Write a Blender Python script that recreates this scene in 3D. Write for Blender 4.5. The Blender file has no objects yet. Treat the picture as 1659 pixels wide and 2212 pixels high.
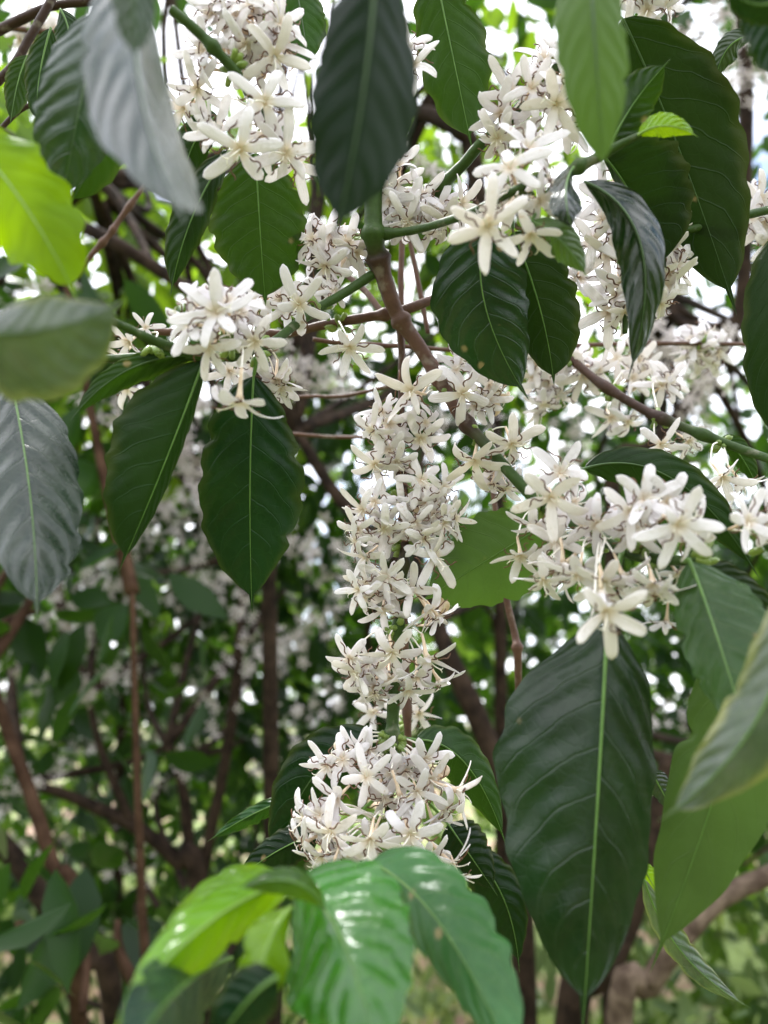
import bpy, math, random
from mathutils import Vector, Matrix
R = math.radians
rng = random.Random(7)
scene = bpy.context.scene
COL = scene.collection

# ------------------------------------------------------------------ camera, sky, sun, exposure
CAMZ, PITCH = 1.45, R(18)
cam = bpy.data.cameras.new("camera")
cam.sensor_fit = 'HORIZONTAL'; cam.sensor_width = 26.0; cam.lens = 26.0
cam.clip_start = 0.01; cam.clip_end = 400
cam.dof.use_dof = True; cam.dof.focus_distance = 0.345; cam.dof.aperture_fstop = 6.6
cam_o = bpy.data.objects.new("camera", cam); COL.objects.link(cam_o)
cam_o.location = (0, 0, CAMZ); cam_o.rotation_euler = (math.pi/2 + PITCH, 0, 0)
scene.camera = cam_o

SUN_EL, SUN_AZ = R(66), R(-40)          # azimuth from +Y (ahead) toward -X (left)
w = bpy.data.worlds.new("World"); scene.world = w; w.use_nodes = True
nt = w.node_tree; nt.nodes.clear()
def wn(t): return nt.nodes.new(t)
out = wn('ShaderNodeOutputWorld'); bg = wn('ShaderNodeBackground'); sky = wn('ShaderNodeTexSky')
sky.sky_type = 'NISHITA'; sky.sun_disc = False; sky.sun_elevation = SUN_EL; sky.sun_rotation = SUN_AZ
sky.dust_density = 2.0
tc = wn('ShaderNodeTexCoord'); nz = wn('ShaderNodeTexNoise'); rp = wn('ShaderNodeValToRGB'); mx = wn('ShaderNodeMix')
nz.inputs['Scale'].default_value = 2.6; nz.inputs['Detail'].default_value = 6
rp.color_ramp.elements[0].position = 0.36; rp.color_ramp.elements[1].position = 0.52
mx.data_type = 'RGBA'
nt.links.new(tc.outputs['Generated'], nz.inputs['Vector']); nt.links.new(nz.outputs['Fac'], rp.inputs['Fac'])
nt.links.new(rp.outputs['Color'], mx.inputs['Factor']); nt.links.new(sky.outputs['Color'], mx.inputs['A'])
mx.inputs['B'].default_value = (10.2, 10.3, 10.9, 1)      # bright broken cloud
nt.links.new(mx.outputs['Result'], bg.inputs['Color']); bg.inputs['Strength'].default_value = 0.12
nt.links.new(bg.outputs['Background'], out.inputs['Surface'])

sl = bpy.data.lights.new("sun", 'SUN'); sl.energy = 2.0; sl.angle = R(8); sl.color = (1, .985, .965)
so = bpy.data.objects.new("sun", sl); COL.objects.link(so)
sd = Vector((math.sin(SUN_AZ)*math.cos(SUN_EL), math.cos(SUN_AZ)*math.cos(SUN_EL), math.sin(SUN_EL)))
so.rotation_euler = sd.to_track_quat('Z', 'Y').to_euler()

vs = scene.view_settings
vs.view_transform = 'Standard'; vs.look = 'None'; vs.exposure = 1.68; vs.gamma = 1; vs.use_curve_mapping = False
scene.cycles.use_denoising = True
scene.cycles.max_bounces = 8; scene.cycles.transparent_max_bounces = 8
scene.cycles.transmission_bounces = 5; scene.cycles.diffuse_bounces = 5
scene.cycles.sample_clamp_indirect = 6.0

# ------------------------------------------------------------------ helpers
CAM = Vector((0, 0, CAMZ)); FW = Vector((0, math.cos(PITCH), math.sin(PITCH)))
UP = Vector((0, -math.sin(PITCH), math.cos(PITCH))); RT = Vector((1, 0, 0))
def P(px, py, d):
    return CAM + FW*d + RT*((px-829.5)/1659*d) - UP*((py-1106)/1659*d)
def facing(fx, fy):
    q = fx*fx + fy*fy
    if q > .98: s = math.sqrt(.98/q); fx *= s; fy *= s; q = .98
    return (RT*fx + UP*fy - FW*math.sqrt(1-q)).normalized()

class MB:
    def __init__(s): s.v, s.f, s.m, s.uv = [], [], [], []
    def add(s, p, uv=(0, 0)): s.v.append(tuple(p)); s.uv.append(uv); return len(s.v)-1
    def face(s, ids, m=0): s.f.append(ids); s.m.append(m)
    def tube(s, pts, rads, n=6, m=0, cap=True, us=None):
        N = len(pts); prev = None; rings = []
        for i, p in enumerate(pts):
            t = (pts[min(i+1, N-1)] - pts[max(i-1, 0)])
            t = t.normalized() if t.length > 1e-9 else Vector((0, 0, 1))
            if prev is None:
                a = Vector((0, 0, 1)) if abs(t.z) < .9 else Vector((1, 0, 0))
                x = t.cross(a).normalized()
            else:
                x = (prev - t*prev.dot(t))
                x = x.normalized() if x.length > 1e-9 else t.orthogonal().normalized()
            prev = x; y = t.cross(x)
            u = us[i] if us else i/(N-1)
            rings.append([s.add(p + (x*math.cos(2*math.pi*k/n) + y*math.sin(2*math.pi*k/n))*rads[i], (u, k/n)) for k in range(n)])
        for a, b in zip(rings, rings[1:]):
            for k in range(n): s.face((a[k], a[(k+1) % n], b[(k+1) % n], b[k]), m)
        if cap:
            s.face(tuple(reversed(rings[0])), m); s.face(tuple(rings[-1]), m)
    def mesh(s, name, mats, off=Vector((0, 0, 0))):
        me = bpy.data.meshes.new(name)
        me.from_pydata([(x-off.x, y-off.y, z-off.z) for x, y, z in s.v], [], s.f)
        for mt in mats: me.materials.append(mt)
        me.polygons.foreach_set('material_index', s.m)
        me.polygons.foreach_set('use_smooth', [True]*len(s.f))
        l = me.uv_layers.new(name='UVMap'); buf = []
        for lp in me.loops:
            buf.extend(s.uv[lp.vertex_index])
        l.data.foreach_set('uv', buf)
        me.update(); return me

def link(name, me, parent=None, loc=None):
    o = bpy.data.objects.new(name, me); COL.objects.link(o)
    if parent: o.parent = parent
    if loc is not None: o.location = loc
    return o
def tag(o, label=None, cat=None, group=None, kind=None):
    if label: o['label'] = label
    if cat: o['category'] = cat
    if group: o['group'] = group
    if kind: o['kind'] = kind
    return o
def catmull(pts, n):
    outp = []
    for i in range(len(pts)-1):
        p0, p1, p2, p3 = pts[max(i-1, 0)], pts[i], pts[i+1], pts[min(i+2, len(pts)-1)]
        for k in range(n):
            t = k/n
            outp.append(tuple(.5*(2*b + (c-a)*t + (2*a-5*b+4*c-e)*t*t + (3*b-a-3*c+e)*t**3) for a, b, c, e in zip(p0, p1, p2, p3)))
    outp.append(tuple(pts[-1])); return outp

# ------------------------------------------------------------------ materials
class NB:
    def __init__(s, name):
        s.mat = bpy.data.materials.new(name); s.mat.use_nodes = True
        s.t = s.mat.node_tree; s.t.nodes.clear()
        s.out = s.t.nodes.new('ShaderNodeOutputMaterial')
    def n(s, t, **k):
        o = s.t.nodes.new(t)
        for a, b in k.items(): setattr(o, a, b)
        return o
    def l(s, a, b): s.t.links.new(a, b)
    def math(s, op, a, b=None, c=None, clamp=False):
        o = s.n('ShaderNodeMath', operation=op); o.use_clamp = clamp
        for i, x in enumerate((a, b, c)):
            if x is None: continue
            if isinstance(x, (int, float)): o.inputs[i].default_value = x
            else: s.l(x, o.inputs[i])
        return o.outputs[0]
    def mix(s, f, a, b):
        o = s.n('ShaderNodeMix', data_type='RGBA')
        for k, x in (('Factor', f), ('A', a), ('B', b)):
            if isinstance(x, (int, float)): o.inputs[k].default_value = x
            elif isinstance(x, tuple): o.inputs[k].default_value = (*x, 1)
            else: s.l(x, o.inputs[k])
        return o.outputs['Result']
    def noise(s, scale, detail=3, vec=None, rough=.5):
        o = s.n('ShaderNodeTexNoise'); o.inputs['Scale'].default_value = scale
        o.inputs['Detail'].default_value = detail; o.inputs['Roughness'].default_value = rough
        if vec is not None: s.l(vec, o.inputs['Vector'])
        return o.outputs['Fac']
    def step(s, x, a, b):
        o = s.n('ShaderNodeMapRange', interpolation_type='SMOOTHSTEP')
        o.inputs['From Min'].default_value = a; o.inputs['From Max'].default_value = b
        s.l(x, o.inputs['Value']); return o.outputs[0]

def leaf_material(name, top, under, trans, tw=.3, rough=.3, dust=0.0, spots=0.0, rim=0.0, veinc=(.10, .20, .05), nveins=8.5, spec=.5, bump=1.0):
    b = NB(name); uvn = b.n('ShaderNodeUVMap'); sx = b.n('ShaderNodeSeparateXYZ'); b.l(uvn.outputs[0], sx.inputs[0])
    geo = b.n('ShaderNodeNewGeometry'); oi = b.n('ShaderNodeObjectInfo'); tcn = b.n('ShaderNodeTexCoord')
    u = sx.outputs[0]; v = b.math('MULTIPLY_ADD', sx.outputs[1], 2.0, -1.0)
    wv = b.math('ABSOLUTE', v); side = b.math('GREATER_THAN', v, 0.0)
    wob = b.noise(60, 2, tcn.outputs['Object'])
    s1 = b.math('MULTIPLY_ADD', u, nveins, b.math('MULTIPLY', side, .45))
    s1 = b.math('SUBTRACT', s1, b.math('MULTIPLY_ADD', wv, 1.15, b.math('MULTIPLY', b.math('POWER', wv, 3.0), .9)))
    s1 = b.math('ADD', s1, b.math('MULTIPLY_ADD', wob, .5, -.25))
    fr = b.math('ABSOLUTE', b.math('SUBTRACT', b.math('FRACT', s1), .5))     # .5 at a vein, 0 between
    vein = b.math('MULTIPLY', b.step(fr, .455, .497), b.step(wv, 1.0, .72))
    net = b.n('ShaderNodeTexVoronoi', feature='DISTANCE_TO_EDGE'); net.inputs['Scale'].default_value = 210
    b.l(tcn.outputs['Object'], net.inputs['Vector'])
    netm = b.step(net.outputs['Distance'], .09, .0)
    back = geo.outputs['Backfacing']
    rnd = oi.outputs['Random']
    blot = b.step(b.noise(38, 3, tcn.outputs['Object']), .35, .7)
    c1 = b.mix(blot, tuple(x*.78 for x in top), tuple(x*1.25 for x in top))
    c2 = b.mix(blot, tuple(x*.85 for x in under), tuple(x*1.15 for x in under))
    col = b.mix(back, c1, c2)
    col = b.mix(b.math('MULTIPLY', vein, .38), col, veinc)
    col = b.mix(b.math('MULTIPLY', netm, .16), col, veinc)
    hs = b.n('ShaderNodeHueSaturation'); b.l(col, hs.inputs['Color'])
    b.l(b.math('MULTIPLY_ADD', rnd, .035, .482), hs.inputs['Hue']); b.l(b.math('MULTIPLY_ADD', rnd, .5, .78), hs.inputs['Value'])
    col = hs.outputs[0]
    if rim:
        rm = b.math('MULTIPLY', b.step(b.math('ADD', wv, b.math('MULTIPLY', b.noise(45, 3, tcn.outputs['Object']), .5)), 1.0, 1.35), rim)
        col = b.mix(rm, col, (.30, .30, .07))
    if spots:
        sp = b.n('ShaderNodeTexVoronoi'); sp.inputs['Scale'].default_value = 150; b.l(tcn.outputs['Object'], sp.inputs['Vector'])
        sep = b.n('ShaderNodeSeparateColor'); b.l(sp.outputs['Color'], sep.inputs[0])
        big = b.math('GREATER_THAN', sep.outputs[0], 1-spots)
        rag = b.math('MULTIPLY_ADD', b.noise(400, 3, tcn.outputs['Object']), .25, sp.outputs['Distance'])
        col = b.mix(b.math('MULTIPLY', b.math('MULTIPLY', big, b.step(rag, .46, .22)), .7), col, (.30, .21, .10))
    if dust:
        dn = b.math('MULTIPLY', b.step(b.noise(70, 5, tcn.outputs['Object'], .65), .42, .7), dust)
        col = b.mix(dn, col, (.24, .25, .23))
    pr = b.n('ShaderNodeBsdfPrincipled'); b.l(col, pr.inputs['Base Color'])
    ro = b.math('MULTIPLY_ADD', b.noise(55, 4, tcn.outputs['Object']), .22, rough-.08)
    ro = b.math('ADD', ro, b.math('MULTIPLY', back, .22)); b.l(ro, pr.inputs['Roughness'])
    pr.inputs['Specular IOR Level'].default_value = spec
    cosn = b.math('COSINE', b.math('MULTIPLY', s1, 2*math.pi))
    h = b.math('MULTIPLY', b.math('MULTIPLY', cosn, b.step(wv, 0.0, .35)), .45)
    h = b.math('ADD', h, b.math('MULTIPLY', vein, -.5))
    h = b.math('ADD', h, b.math('MULTIPLY', b.noise(90, 4, tcn.outputs['Object']), .8))
    h = b.math('ADD', h, b.math('MULTIPLY', netm, -.08))
    bm = b.n('ShaderNodeBump'); bm.inputs['Strength'].default_value = .5; bm.inputs['Distance'].default_value = .0007*bump
    b.l(h, bm.inputs['Height']); b.l(bm.outputs[0], pr.inputs['Normal'])
    tr = b.n('ShaderNodeBsdfTranslucent')
    tcol = b.mix(b.math('MULTIPLY', vein, .35), trans, tuple(x*.45 for x in trans)); b.l(tcol, tr.inputs['Color'])
    ms = b.n('ShaderNodeMixShader'); ms.inputs[0].default_value = tw
    b.l(pr.outputs[0], ms.inputs[1]); b.l(tr.outputs[0], ms.inputs[2]); b.l(ms.outputs[0], b.out.inputs['Surface'])
    return b.mat

LM = {
 'dark':  leaf_material('leaf_dark', (.0034, .0150, .0040), (.0085, .0205, .0036), (.018, .055, .002), .16, .22, veinc=(.013, .04, .009), spec=.14, rim=.10, spots=.02),
 'gloss': leaf_material('leaf_glossy', (.0034, .0140, .0046), (.0085, .0205, .004), (.02, .06, .003), .15, .13, veinc=(.012, .036, .010), spec=.5, bump=.55),
 'sheen': leaf_material('leaf_sheen', (.0030, .0095, .0060), (.0085, .020, .006), (.015, .05, .004), .12, .26, veinc=(.006, .016, .009), spec=.16, bump=.3),
 'spot':  leaf_material('leaf_spotted', (.0046, .0245, .0052), (.012, .030, .006), (.02, .06, .003), .15, .21, spots=.07, dust=.03, veinc=(.015, .05, .012), spec=.34),
 'dusty': leaf_material('leaf_dusty', (.006, .019, .010), (.014, .030, .008), (.03, .08, .006), .15, .23, dust=.10, spots=.03, veinc=(.028, .055, .024), spec=.46, bump=1.4),
 'blue':  leaf_material('leaf_waxy', (.005, .018, .010), (.014, .032, .008), (.03, .08, .006), .15, .20, veinc=(.016, .036, .018), spec=.62, bump=.9),
 'mid':   leaf_material('leaf_mid', (.009, .034, .006), (.0115, .031, .004), (.035, .095, .003), .24, .28, spots=.02, veinc=(.032, .072, .014), spec=.15, rim=.14),
 'pale':  leaf_material('leaf_pale', (.030, .084, .024), (.056, .108, .026), (.08, .17, .012), .24, .26, spots=.02, veinc=(.075, .13, .04), spec=.24, bump=.8),
 'lime':  leaf_material('leaf_young', (.095, .215, .004), (.085, .19, .004), (.36, .55, .003), .40, .20, veinc=(.045, .095, .006), spec=.42, bump=1.0),
 'limeb': leaf_material('leaf_young_matt', (.085, .20, .004), (.085, .20, .003), (.36, .56, .002), .50, .32, veinc=(.040, .085, .004), spec=.10, bump=.8),
 'fresh': leaf_material('leaf_fresh', (.020, .088, .005), (.038, .10, .010), (.14, .29, .006), .26, .22, veinc=(.08, .19, .02), spec=.6, bump=1.7),
 'rim':   leaf_material('leaf_rimmed', (.032, .052, .034), (.055, .085, .04), (.10, .17, .025), .25, .25, rim=.7, dust=.22, spec=.6),
}
def plain(name, c1, c2, scale, rough=.5, bump=.0, trans=None, tw=.0, spec=.5):
    b = NB(name); tcn = b.n('ShaderNodeTexCoord')
    nz = b.noise(scale, 5, tcn.outputs['Object'], .6)
    pr = b.n('ShaderNodeBsdfPrincipled'); b.l(b.mix(b.step(nz, .3, .7), c1, c2), pr.inputs['Base Color'])
    pr.inputs['Roughness'].default_value = rough; pr.inputs['Specular IOR Level'].default_value = spec
    if bump:
        bm = b.n('ShaderNodeBump'); bm.inputs['Strength'].default_value = .8; bm.inputs['Distance'].default_value = bump
        b.l(nz, bm.inputs['Height']); b.l(bm.outputs[0], pr.inputs['Normal'])
    if trans:
        tr = b.n('ShaderNodeBsdfTranslucent'); tr.inputs['Color'].default_value = (*trans, 1)
        ms = b.n('ShaderNodeMixShader'); ms.inputs[0].default_value = tw
        b.l(pr.outputs[0], ms.inputs[1]); b.l(tr.outputs[0], ms.inputs[2]); b.l(ms.outputs[0], b.out.inputs['Surface'])
    else: b.l(pr.outputs[0], b.out.inputs['Surface'])
    return b.mat
def petal_material():
    b = NB('petal'); uvn = b.n('ShaderNodeUVMap'); sx = b.n('ShaderNodeSeparateXYZ'); b.l(uvn.outputs[0], sx.inputs[0])
    tcn = b.n('ShaderNodeTexCoord'); oi = b.n('ShaderNodeObjectInfo')
    col = b.mix(b.step(sx.outputs[0], .30, .0), (.90, .87, .885), (.85, .75, .62))
    vec = b.n('ShaderNodeVectorMath', operation='ADD'); b.l(tcn.outputs['Object'], vec.inputs[0])
    cx = b.n('ShaderNodeCombineXYZ'); b.l(b.math('MULTIPLY', oi.outputs['Random'], 37.0), cx.inputs[0]); b.l(cx.outputs[0], vec.inputs[1])
    col = b.mix(b.math('MULTIPLY', b.step(b.noise(3.2, 5, vec.outputs[0], .6), .62, .74), .55), col, (.50, .33, .17))
    col = b.mix(b.math('MULTIPLY', b.math('POWER', oi.outputs['Random'], 3.0), .3), col, (.84, .76, .62))
    pr = b.n('ShaderNodeBsdfPrincipled'); b.l(col, pr.inputs['Base Color']); pr.inputs['Roughness'].default_value = .42
    pr.inputs['Specular IOR Level'].default_value = .35
    bm = b.n('ShaderNodeBump'); bm.inputs['Strength'].default_value = .32; bm.inputs['Distance'].default_value = .05
    mpv = b.n('ShaderNodeVectorMath', operation='MULTIPLY'); b.l(uvn.outputs[0], mpv.inputs[0]); mpv.inputs[1].default_value = (2.2, 9, 1)
    add2 = b.n('ShaderNodeVectorMath', operation='ADD'); b.l(mpv.outputs[0], add2.inputs[0]); b.l(cx.outputs[0], add2.inputs[1])
    b.l(b.math('ADD', b.noise(1.0, 4, add2.outputs[0]), b.math('MULTIPLY', b.noise(6, 4, tcn.outputs['Object']), .8)), bm.inputs['Height']); b.l(bm.outputs[0], pr.inputs['Normal'])
    tr = b.n('ShaderNodeBsdfTranslucent'); b.l(col, tr.inputs['Color'])
    ms = b.n('ShaderNodeMixShader'); ms.inputs[0].default_value = .40
    b.l(pr.outputs[0], ms.inputs[1]); b.l(tr.outputs[0], ms.inputs[2]); b.l(ms.outputs[0], b.out.inputs['Surface'])
    return b.mat
M_petal = petal_material()
M_wilt = plain('petal_wilted', (.62, .47, .30), (.83, .76, .64), 3.5, .6, trans=(.6, .45, .3), tw=.3)
M_tube = plain('corolla_tube', (.72, .55, .38), (.80, .68, .52), 6, .45, trans=(.8, .6, .4), tw=.2)
M_anther = plain('anther', (.055, .020, .008), (.15, .065, .028), 9, .6)
M_style = plain('flower_style', (.80, .75, .64), (.84, .80, .74), 5, .45)
M_calyx = plain('calyx', (.10, .17, .025), (.20, .28, .05), 160, .4)
M_rib = plain('midrib', (.07, .16, .025), (.11, .22, .04), 120, .4, trans=(.2, .35, .06), tw=.15)
M_ribd = plain('midrib_dull', (.025, .062, .012), (.04, .09, .018), 120, .4)
M_ribl = plain('midrib_young', (.12, .22, .02), (.16, .28, .03), 120, .4)
def stem_material(name, stops):
    b = NB(name); uvn = b.n('ShaderNodeUVMap'); sx = b.n('ShaderNodeSeparateXYZ'); b.l(uvn.outputs[0], sx.inputs[0])
    tcn = b.n('ShaderNodeTexCoord')
    nz = b.noise(190, 6, tcn.outputs['Object'], .65); n2 = b.noise(40, 4, tcn.outputs['Object'])
    rp = b.n('ShaderNodeValToRGB'); el = rp.color_ramp.elements
    while len(el) < len(stops): el.new(.5)
    for e, (p, c) in zip(el, stops): e.position = p; e.color = (*c, 1)
    b.l(b.math('ADD', sx.outputs[0], b.math('MULTIPLY_ADD', n2, .06, -.03)), rp.inputs['Fac'])
    hs = b.n('ShaderNodeHueSaturation'); b.l(rp.outputs[0], hs.inputs['Color']); b.l(b.math('MULTIPLY_ADD', nz, 1.3, .35), hs.inputs['Value'])
    col = b.mix(b.math('MULTIPLY', b.step(b.noise(120, 4, tcn.outputs['Object']), .58, .72), .35), hs.outputs[0], (.30, .27, .22))
    pr = b.n('ShaderNodeBsdfPrincipled'); b.l(col, pr.inputs['Base Color']); pr.inputs['Roughness'].default_value = .5; pr.inputs['Specular IOR Level'].default_value = .2
    bm = b.n('ShaderNodeBump'); bm.inputs['Strength'].default_value = .7; bm.inputs['Distance'].default_value = .0008
    b.l(nz, bm.inputs['Height']); b.l(bm.outputs[0], pr.inputs['Normal']); b.l(pr.outputs[0], b.out.inputs['Surface'])
    return b.mat
GRN, BRN, DBR = (.030, .062, .010), (.085, .044, .028), (.036, .019, .013)
SM = {
 'green': stem_material('stem_green', [(0, GRN), (1, GRN)]),
 'brown': stem_material('stem_brown', [(0, BRN), (1, BRN)]),
 'dark':  stem_material('stem_dark', [(0, DBR), (1, DBR)]),
 'gbg':   stem_material('stem_green_brown_green', [(0, GRN), (.15, GRN), (.20, DBR), (.25, BRN), (.52, BRN), (.56, DBR), (.63, GRN), (1, GRN)]),
 'bg':    stem_material('stem_brown_green', [(0, BRN), (.55, DBR), (.66, GRN), (1, GRN)]),
 'bg2':   stem_material('stem_brown_green_tip', [(0, BRN), (.42, DBR), (.55, GRN), (1, GRN)]),
}
M_bark = plain('bark', (.010, .0070, .0052), (.040, .026, .018), 30, .85, .006, spec=.08)
M_bark2 = plain('bark_pale', (.032, .017, .010), (.085, .048, .030), 26, .85, .006, spec=.08)
M_bark3 = plain('bark_grey', (.050, .034, .024), (.15, .112, .082), 34, .85, .008, spec=.08)
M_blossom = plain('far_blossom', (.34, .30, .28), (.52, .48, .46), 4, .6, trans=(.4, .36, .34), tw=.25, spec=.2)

def far_leaf(name, c1, c2, trans, tw):
    b = NB(name); geo = b.n('ShaderNodeNewGeometry')
    col = b.mix(geo.outputs['Random Per Island'], c1, c2)
    pr = b.n('ShaderNodeBsdfPrincipled'); b.l(col, pr.inputs['Base Color']); pr.inputs['Roughness'].default_value = .34; pr.inputs['Specular IOR Level'].default_value = .13
    tr = b.n('ShaderNodeBsdfTranslucent'); tr.inputs['Color'].default_value = (*trans, 1)
    ms = b.n('ShaderNodeMixShader'); ms.inputs[0].default_value = tw
    b.l(pr.outputs[0], ms.inputs[1]); b.l(tr.outputs[0], ms.inputs[2]); b.l(ms.outputs[0], b.out.inputs['Surface'])
    return b.mat
FL_dark = far_leaf('far_leaf_dark', (.004, .014, .005), (.013, .033, .009), (.08, .21, .009), .24)
FL_lime = far_leaf('far_leaf_bright', (.012, .036, .008), (.04, .085, .010), (.30, .50, .02), .42)
FL_low = far_leaf('undergrowth_leaf', (.022, .045, .018), (.09, .125, .05), (.26, .36, .10), .3)
FL_far = far_leaf('far_thicket_leaf', (.006, .020, .007), (.030, .060, .016), (.20, .36, .03), .30)

# ------------------------------------------------------------------ leaves
def prof(u):
    c = .45
    if u < c: wv = max(0, 1-((c-u)/c)**2)**.68
    else: wv = max(0, 1-((u-c)/.475)**2)**.72
    tip = .115*min(1, max(0, (1-u)/.17)) if u > .78 else 0
    return max(wv, tip)
def leaf(parent, label, base, mid, tip, hl, hr, d, tl=18, tr=18, mat='dark', under=False, wav=.085, waves=3.2,
         pet=None, rib=None, seed=None, warp=.05, scal=.035, puck=.013, ribr=.00055, curl=.10, nL=52, M=8, group=None, cat='leaf'):
    rr = random.Random(seed if seed is not None else int(base[0]*7+tip[1]*13))
    if isinstance(d, (int, float)): d = (d, d, d)
    p0, pm, p2 = P(*base, d[0]), P(*mid, d[1]), P(*tip, d[2])
    p1 = pm*2 - (p0+p2)*.5
    B = lambda t: p0*(1-t)**2 + p1*2*t*(1-t) + p2*t*t
    loc = P(*pet[0]) if pet else p0
    mb = MB(); ph = [rr.uniform(0, 6.28) for _ in range(6)]; notch = [(rr.uniform(.2, .88), rr.choice((0, 1)), rr.uniform(.05, .22), rr.uniform(.008, .03)) for _ in range(rr.choice((0, 1, 2, 3)))]; rows = []; ribp = []; ribn = []
    for i in range(nL+1):
        u = i/nL; u = u if u < .9 else u
        c = B(u); t = (B(min(1, u+.01)) - B(max(0, u-.01))).normalized()
        v = (CAM-c).normalized(); s = v.cross(t).normalized(); n = t.cross(s).normalized()
        if n.dot(v) < 0: n = -n
        pxm = (c-CAM).dot(FW)/1659
        wv = prof(u); row = []
        for j in range(-M, M+1):
            q = j/M; a = abs(q); hw = (hr if q > 0 else hl)*pxm
            tl_ = math.tan(R(tr if q > 0 else tl))
            edge = 1 + .06*math.sin(6.28*u*1.25+ph[5]+(2 if q > 0 else 0)) + scal*math.sin(waves*2*6.28*u+ph[0 if q > 0 else 1]) + .02*math.sin(waves*3.7*6.28*u+ph[4])
            for (nu, nsd, ndp, nwd) in notch:
                if nsd == (q > 0): edge -= ndp*max(0, a-.5)*2*math.exp(-((u-nu)/nwd)**2)
            off = hw*wv*a*edge
            und = wav*max(hl, hr)*pxm*a*a*math.sin(waves*6.28*u+ph[2 if q > 0 else 3])*min(1, wv*1.6)
            pk = puck*max(hl, hr)*pxm*math.cos(6.283*(8.5*u + (.45 if q > 0 else 0) - 1.15*a - .9*a**3))*math.sin(math.pi*min(1, a*1.02))*min(1, wv*1.5)*(.6+.4*math.sin(9*u+ph[2]))
            pos = c + n*pk + n*(warp*max(hl, hr)*pxm*math.sin(5.2*u+ph[5]+q*2.4)*min(1, wv*1.5)*a) + s*(off if q > 0 else -off) - n*(tl_*off) - n*(curl*hw*wv*a*a) + n*und
            row.append(mb.add(pos, (u, q*.5+.5)))
        rows.append(row); ribp.append(c); ribn.append(n)
    for a, b in zip(rows, rows[1:]):
        for j in range(2*M):
            q = (a[j], b[j], b[j+1], a[j+1])
            mb.face(q[::-1] if under else q)
    me = mb.mesh('coffee_leaf', [LM[mat]], loc)
    # face orientation: make sure the upper side is what the camera sees unless `under`
    pc = me.polygons[len(me.polygons)//2 + 2]
    toward = (CAM - (Vector(pc.center)+loc)).dot(pc.normal) > 0
    if toward == under: me.flip_normals()
    o = link('leaf' if parent else 'coffee_leaf', me)
    rm = MB(); sc = 1.0
    pts = [ribp[i] + ribn[i]*(ribr*.35) for i in range(0, nL+1)]
    rad = [ribr*(1.0-.93*(i/nL)**.8) for i in range(nL+1)]
    if pet:
        pp = [P(*q) for q in pet] + [ribp[0]]
        pp = [Vector(x) for x in catmull([tuple(x) for x in pp], 4)][:-1]
        pts = pp + pts; rad = [ribr*1.5]*len(pp) + rad
    rm.tube(pts, rad, 6)
    rmat = rib or {'lime': M_ribl, 'fresh': M_rib}.get(mat, M_rib)
    r = link('midrib', rm.mesh('midrib', [rmat], loc), o)
    if parent:
        o.parent = parent; o.location = loc - parent.location
        if label: o['label'] = label
    else:
        o.location = loc; tag(o, label, cat, group)
    return o

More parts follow.
